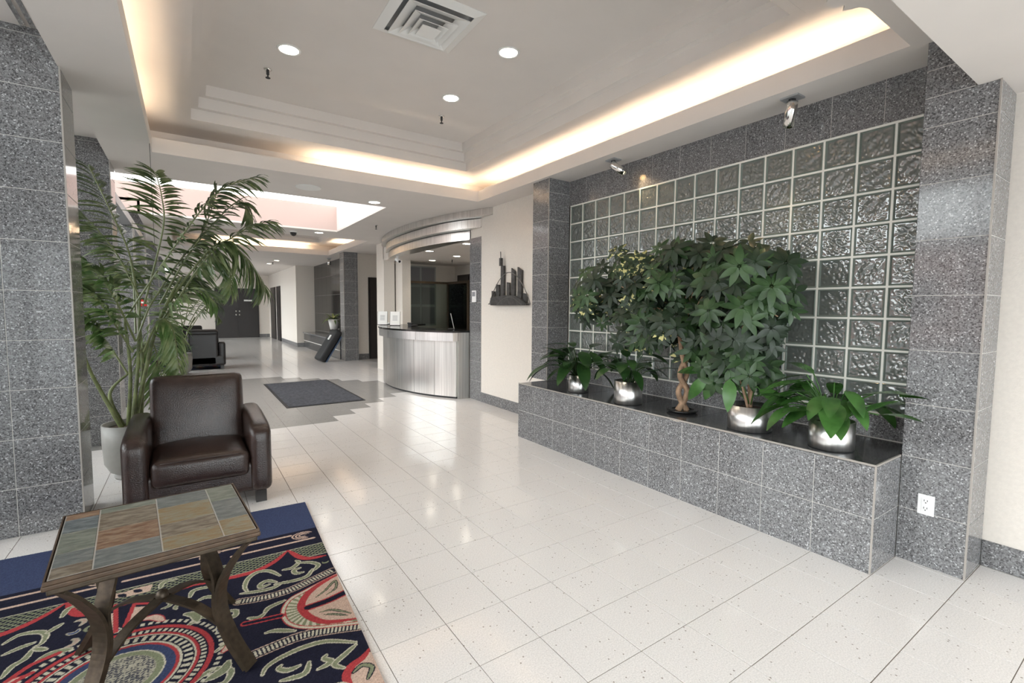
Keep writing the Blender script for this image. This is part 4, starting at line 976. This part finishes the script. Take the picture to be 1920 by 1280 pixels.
def palm(label, base, sc, fronds, stems, seed, n=26):
    random.seed(seed)
    t = thing('potted_palm', label, 'palm', base)
    q = Vector((-.42, 5.08, 0))
    loc = lambda p: (Vector(p)-q)*sc if Vector(p).z > .43 else Vector(((p[0]+.42)*sc, (p[1]-5.08)*sc, p[2]))
    MB().lathe(POT, 40).build('pot', 'pot', t, True); MB().lathe([(.186, .415), (.1, .425), (0, .43)], 24).build('soil', 'soil', t, True)
    for k, s in enumerate(stems):
        sp = spline([loc(p) for p in s], 10); m = len(sp)
        MB().tube(sp, [(.017-.009*i/(m-1))*(1+.12*(i % 4 == 0)) for i in range(m)], 8).build('stem', 'stem', t, True)
    for k, f in enumerate(fronds):
        mt = 'palm_light' if k in (7, 8, 9, 10, 11, 12, 15) else 'palm'
        b = frond_mb([loc(p) for p in f], n, .3*sc if k != 3 else .34*sc, wd=.027 if k not in (7, 8, 9) else .036, down=1.6 if k in (3, 10, 12) else .55)
        b.build('frond', ['rachis', mt], t)
    return t
palm('tall feathery palm in a grey pot behind the brown armchair', (-.42, 5.08, 0), 1.0, FRONDS, STEMS, 5, 34)
PALM2 = palm('smaller palm in a grey pot beside the turned-away dark armchair', (-.16, 12.1, 0), .72, FRONDS[:8], STEMS[:4], 9, 18)
t = PALM2
random.seed(4)
for k in range(26):
    a = random.uniform(0, 2*PI); vs, fs = blade(random.uniform(.2, .38), .05, 5, random.uniform(.3, 1.0), .2); b = MB()
    mm = basis((math.cos(a)*.7, math.sin(a)*.7, random.uniform(.5, 1.3)), (0, 0, 1)); mm.translation = (.04, -.08, .43); b.add([mm @ Vector(v) for v in vs], fs); b.build('leaf', 'lily_dark', t, True)
# steel pots with broad-leaved plants on the planter ledge
def steel_pot(t, r, h):
    MB().lathe([(0, 0), (r*.96, 0), (r, .006), (r, h), (r-.006, h), (r-.008, h-.03)], 40).build('pot', 'steel_pot', t, True)
    MB().lathe([(r-.007, h-.03), (0, h-.022)], 24).build('soil', 'soil', t)
def lily(label, x, y, r, h, n, Lr, spread, seed, mat, lean=(0, 0), zmin=-.25, front=False):
    random.seed(seed)
    t = thing('potted_lily', label, 'plant', (x, y, PZ)); steel_pot(t, r, h)
    xmax = XW-.03-x
    for k in range(n):
        a = 2*PI*k/n*1.618*2+random.uniform(-.3, .3); el = random.uniform(.25, 1.25)
        L = random.uniform(*Lr); wd = L*random.uniform(.36, .46)
        dirh = Vector((math.cos(a)+lean[0], math.sin(a)+lean[1], 0))
        if front and dirh.x > .3: dirh.x *= -.4
        dirh.normalize()
        pl = random.uniform(.4, 1.0)*spread
        p0 = Vector((dirh.x*r*.3, dirh.y*r*.3, h-.02)); p2 = p0+dirh*pl*math.cos(el)+Vector((0, 0, pl*math.sin(el)*1.1+.03))
        d = (dirh*1.0+Vector((0, 0, random.uniform(-.6, .7)))).normalized()
        lim = lambda v: Vector((min(v.x, xmax), max(v.y, .985-y) if v.x > .14 else v.y, max(v.z, h*.2 if math.hypot(v.x, v.y) < r*1.2 else .02 if v.x > -.16 else -.3)))
        b = MB(); sp = spline([p0, (p0+p2)/2+Vector((0, 0, .04)), p2], 5); b.tube([lim(q) for q in sp], .004, 5)
        vs, fs = blade(L, wd, 8, random.uniform(.3, .9), .14); mm = basis(d, (0, 0, 1)); mm.translation = p2
        b.add([lim(mm @ Vector(v)) for v in vs], fs); b.build('leaf', mat, t, True)
    return t
lily('broad-leaved plant in a small steel pot next to the sculpture-side pillar', 3.22, 3.54, .1, .17, 40, (.22, .33), .3, 11, 'lily_dark', (-.3, .25))
lily('broad-leaved plant in a steel pot, second along from the sculpture-side pillar', 3.2, 2.87, .122, .2, 24, (.19, .27), .24, 12, 'lily_dark', (-.3, -.25))
lily('bright green broad-leaved plant in a steel pot beside the outlet pillar', 3.21, 1.26, .12, .17, 40, (.2, .3), .26, 13, 'lily', (-.3, .3))
# umbrella trees
def umbrella_mesh(nl, L, mat, seed):
    random.seed(seed); b = MB()
    b.tube([(0, 0, 0), (.0, .0, .05), (0, 0, .11)], .0035, 5)
    for k in range(nl):
        a = 2*PI*k/nl+random.uniform(-.12, .12); l = L*random.uniform(.8, 1.1)
        vs, fs = blade(l, l*.37, 5, random.uniform(.15, .5), .15)
        mm = basis((math.cos(a), math.sin(a), random.uniform(-.25, .1)), (0, 0, 1)); mm.translation = (0.012*math.cos(a), .012*math.sin(a), .11)
        b.add([mm @ Vector(v) for v in vs], fs)
    return b.mesh('leaf', mat, True)
UM = {mt: [umbrella_mesh(n, l, mt, 20+n) for n, l in ((7, .115), (8, .13), (9, .14), (8, .1))] for mt in ('schef', 'schef2', 'schef_var')}
def umbrella_tree(name, label, x, y, blobs, n, seed, var, trunk, pot=None):
    random.seed(seed); t = thing(name, label, 'plant', (x, y, PZ))
    if pot: steel_pot(t, *pot)
    else:
        MB().lathe([(.1, 0), (.12, .012), (.12, .02), (.09, .02), (.085, .012), (0, .012)], 28).build('saucer', 'black', t, True)
    for pts, r0, r1 in trunk:
        sp = spline(pts, 8); m = len(sp); MB().tube(sp, [r0+(r1-r0)*i/(m-1) for i in range(m)], 8).build('trunk', 'bark', t, True)
    c0 = Vector((0, 0, 1))
    for k in range(n):
        bl = random.choices(blobs, weights=[q[3]*q[4] for q in blobs])[0]
        while True:
            v = Vector((random.uniform(-1, 1), random.uniform(-1, 1), random.uniform(-1, 1)))
            if .45 < v.length < 1: break
        p = Vector((bl[0]+v.x*bl[5], bl[1]+v.y*bl[3], bl[2]+v.z*bl[4]))
        p.x = min(p.x, XW-x-.14)
        d = Vector((v.x*.4-.7, v.y*.55-.4, v.z*.4+.3+random.uniform(-.2, .3)))
        if p.x > .25: d.x = min(d.x, -.5)
        mt = random.choices(('schef', 'schef2', 'schef_var'), weights=var(v, p))[0]
        o = mkobj('leaf', random.choice(UM[mt]), t)
        q = d.to_track_quat('Z', 'Y'); mm = q.to_matrix().to_4x4() @ Matrix.Rotation(random.uniform(0, 6.28), 4, 'Z') @ Matrix.Scale(random.uniform(.75, 1.08), 4)
        mm.translation = p-d.normalized()*.1; o.matrix_local = mm
    for k in range(9):
        bl = random.choice(blobs); e_ = Vector((bl[0], bl[1]+random.uniform(-.7, .7)*bl[3], bl[2]+random.uniform(-.4, .5)*bl[4]))
        top = Vector(trunk[0][0][-1]); MB().tube(spline([top, (top+e_)/2+Vector((0, 0, .06)), e_], 5), [.007]*5+[.005]*5+[.004], 6).build('branch', 'bark', t, True)
    return t
XS = 3.3
umbrella_tree('umbrella_tree', 'variegated umbrella tree with a braided pale trunk on the ledge', XS, 2.38,
    [(-.02, .95, .98, .3, .3, .22), (0, .6, 1.05, .35, .35, .26), (0, .2, .95, .4, .42, .28), (0, -.1, 1.1, .35, .3, .26), (-.05, .45, .72, .35, .22, .24), (-.06, .05, .62, .3, .2, .22)], 225, 31,
    lambda v, p: (5, 3.2, 3.2 if p.y > .35 else .6), [([(-.03, .02, .01), (.03, -.02, .16), (-.03, .01, .3), (.02, 0, .45), (0, 0, .62)], .026, .018), ([(.03, -.02, .01), (-.03, .02, .16), (.03, -.01, .3), (-.02, 0, .45), (0, .06, .68)], .024, .016)])
UT = umbrella_tree('umbrella_tree', 'dense green umbrella tree growing from a steel pot on the ledge', 3.23, 1.78,
    [(.05, .08, 1.05, .3, .26, .25), (.03, .12, .72, .3, .3, .27), (.02, .16, .42, .27, .2, .22), (.05, -.02, .9, .2, .3, .22)], 165, 33,
    lambda v, p: (4, 4, .35), [([(0, 0, .15), (.02, .01, .35), (-.01, .02, .55), (0, .05, .75)], .014, .01), ([(.03, .02, .15), (.05, .05, .35), (.03, .1, .6)], .012, .008), ([(-.03, 0, .15), (-.04, .04, .3), (0, .12, .5)], .01, .007)], (.142, .17))
t = UT; random.seed(3)
for p0, d, L in (((-.02, .1, .33), (-.3, .6, -.7), .24), ((.0, .05, .36), (-.2, .25, -.9), .22), ((-.06, -.1, .35), (-.35, -.25, -.8), .23), ((0, -.28, .3), (-.2, -.7, -.1), .24), ((.03, .18, .36), (0, .8, .1), .25)):
    p0 = (p0[0]-.09, p0[1]+.17, p0[2]); vs, fs = blade(L, L*.4, 8, .6, .12); b = MB(); mm = basis(d, (-.5, -.5, .7)); mm.translation = p0; b.add([mm @ Vector(v) for v in vs], fs)
    b.tube(spline([(0, 0, .15), (p0[0]/2, p0[1]/2, max(.25, p0[2])), p0], 5), .004, 5); b.build('broad_leaf', 'lily', t, True)
# niche plant
random.seed(8)
t = thing('niche_plant', 'pale trailing plant in a white pot on the far niche ledge', 'plant', (3.55, 14.6, .54))
MB().box(-.1, .1, -.1, .1, 0, .24).build('pedestal', 'black', t)
MB().lathe([(0, .24), (.1, .24), (.16, .54), (.15, .54), (.14, .51), (0, .51)], 20).build('pot', 'white', t, True)
for k in range(34):
    a = random.uniform(0, 2*PI); vs, fs = blade(random.uniform(.25, .5), .06, 5, random.uniform(.8, 1.8), .2); b = MB()
    mm = basis((min(.5, math.cos(a)), math.sin(a), random.uniform(.4, 1.5)), (0, 0, 1)); mm.translation = (0, 0, .52); b.add([mm @ Vector(v) for v in vs], fs); b.v = [(min(v[0], .2), v[1], v[2]) for v in b.v]; b.build('leaf', 'palm_light', t, True)
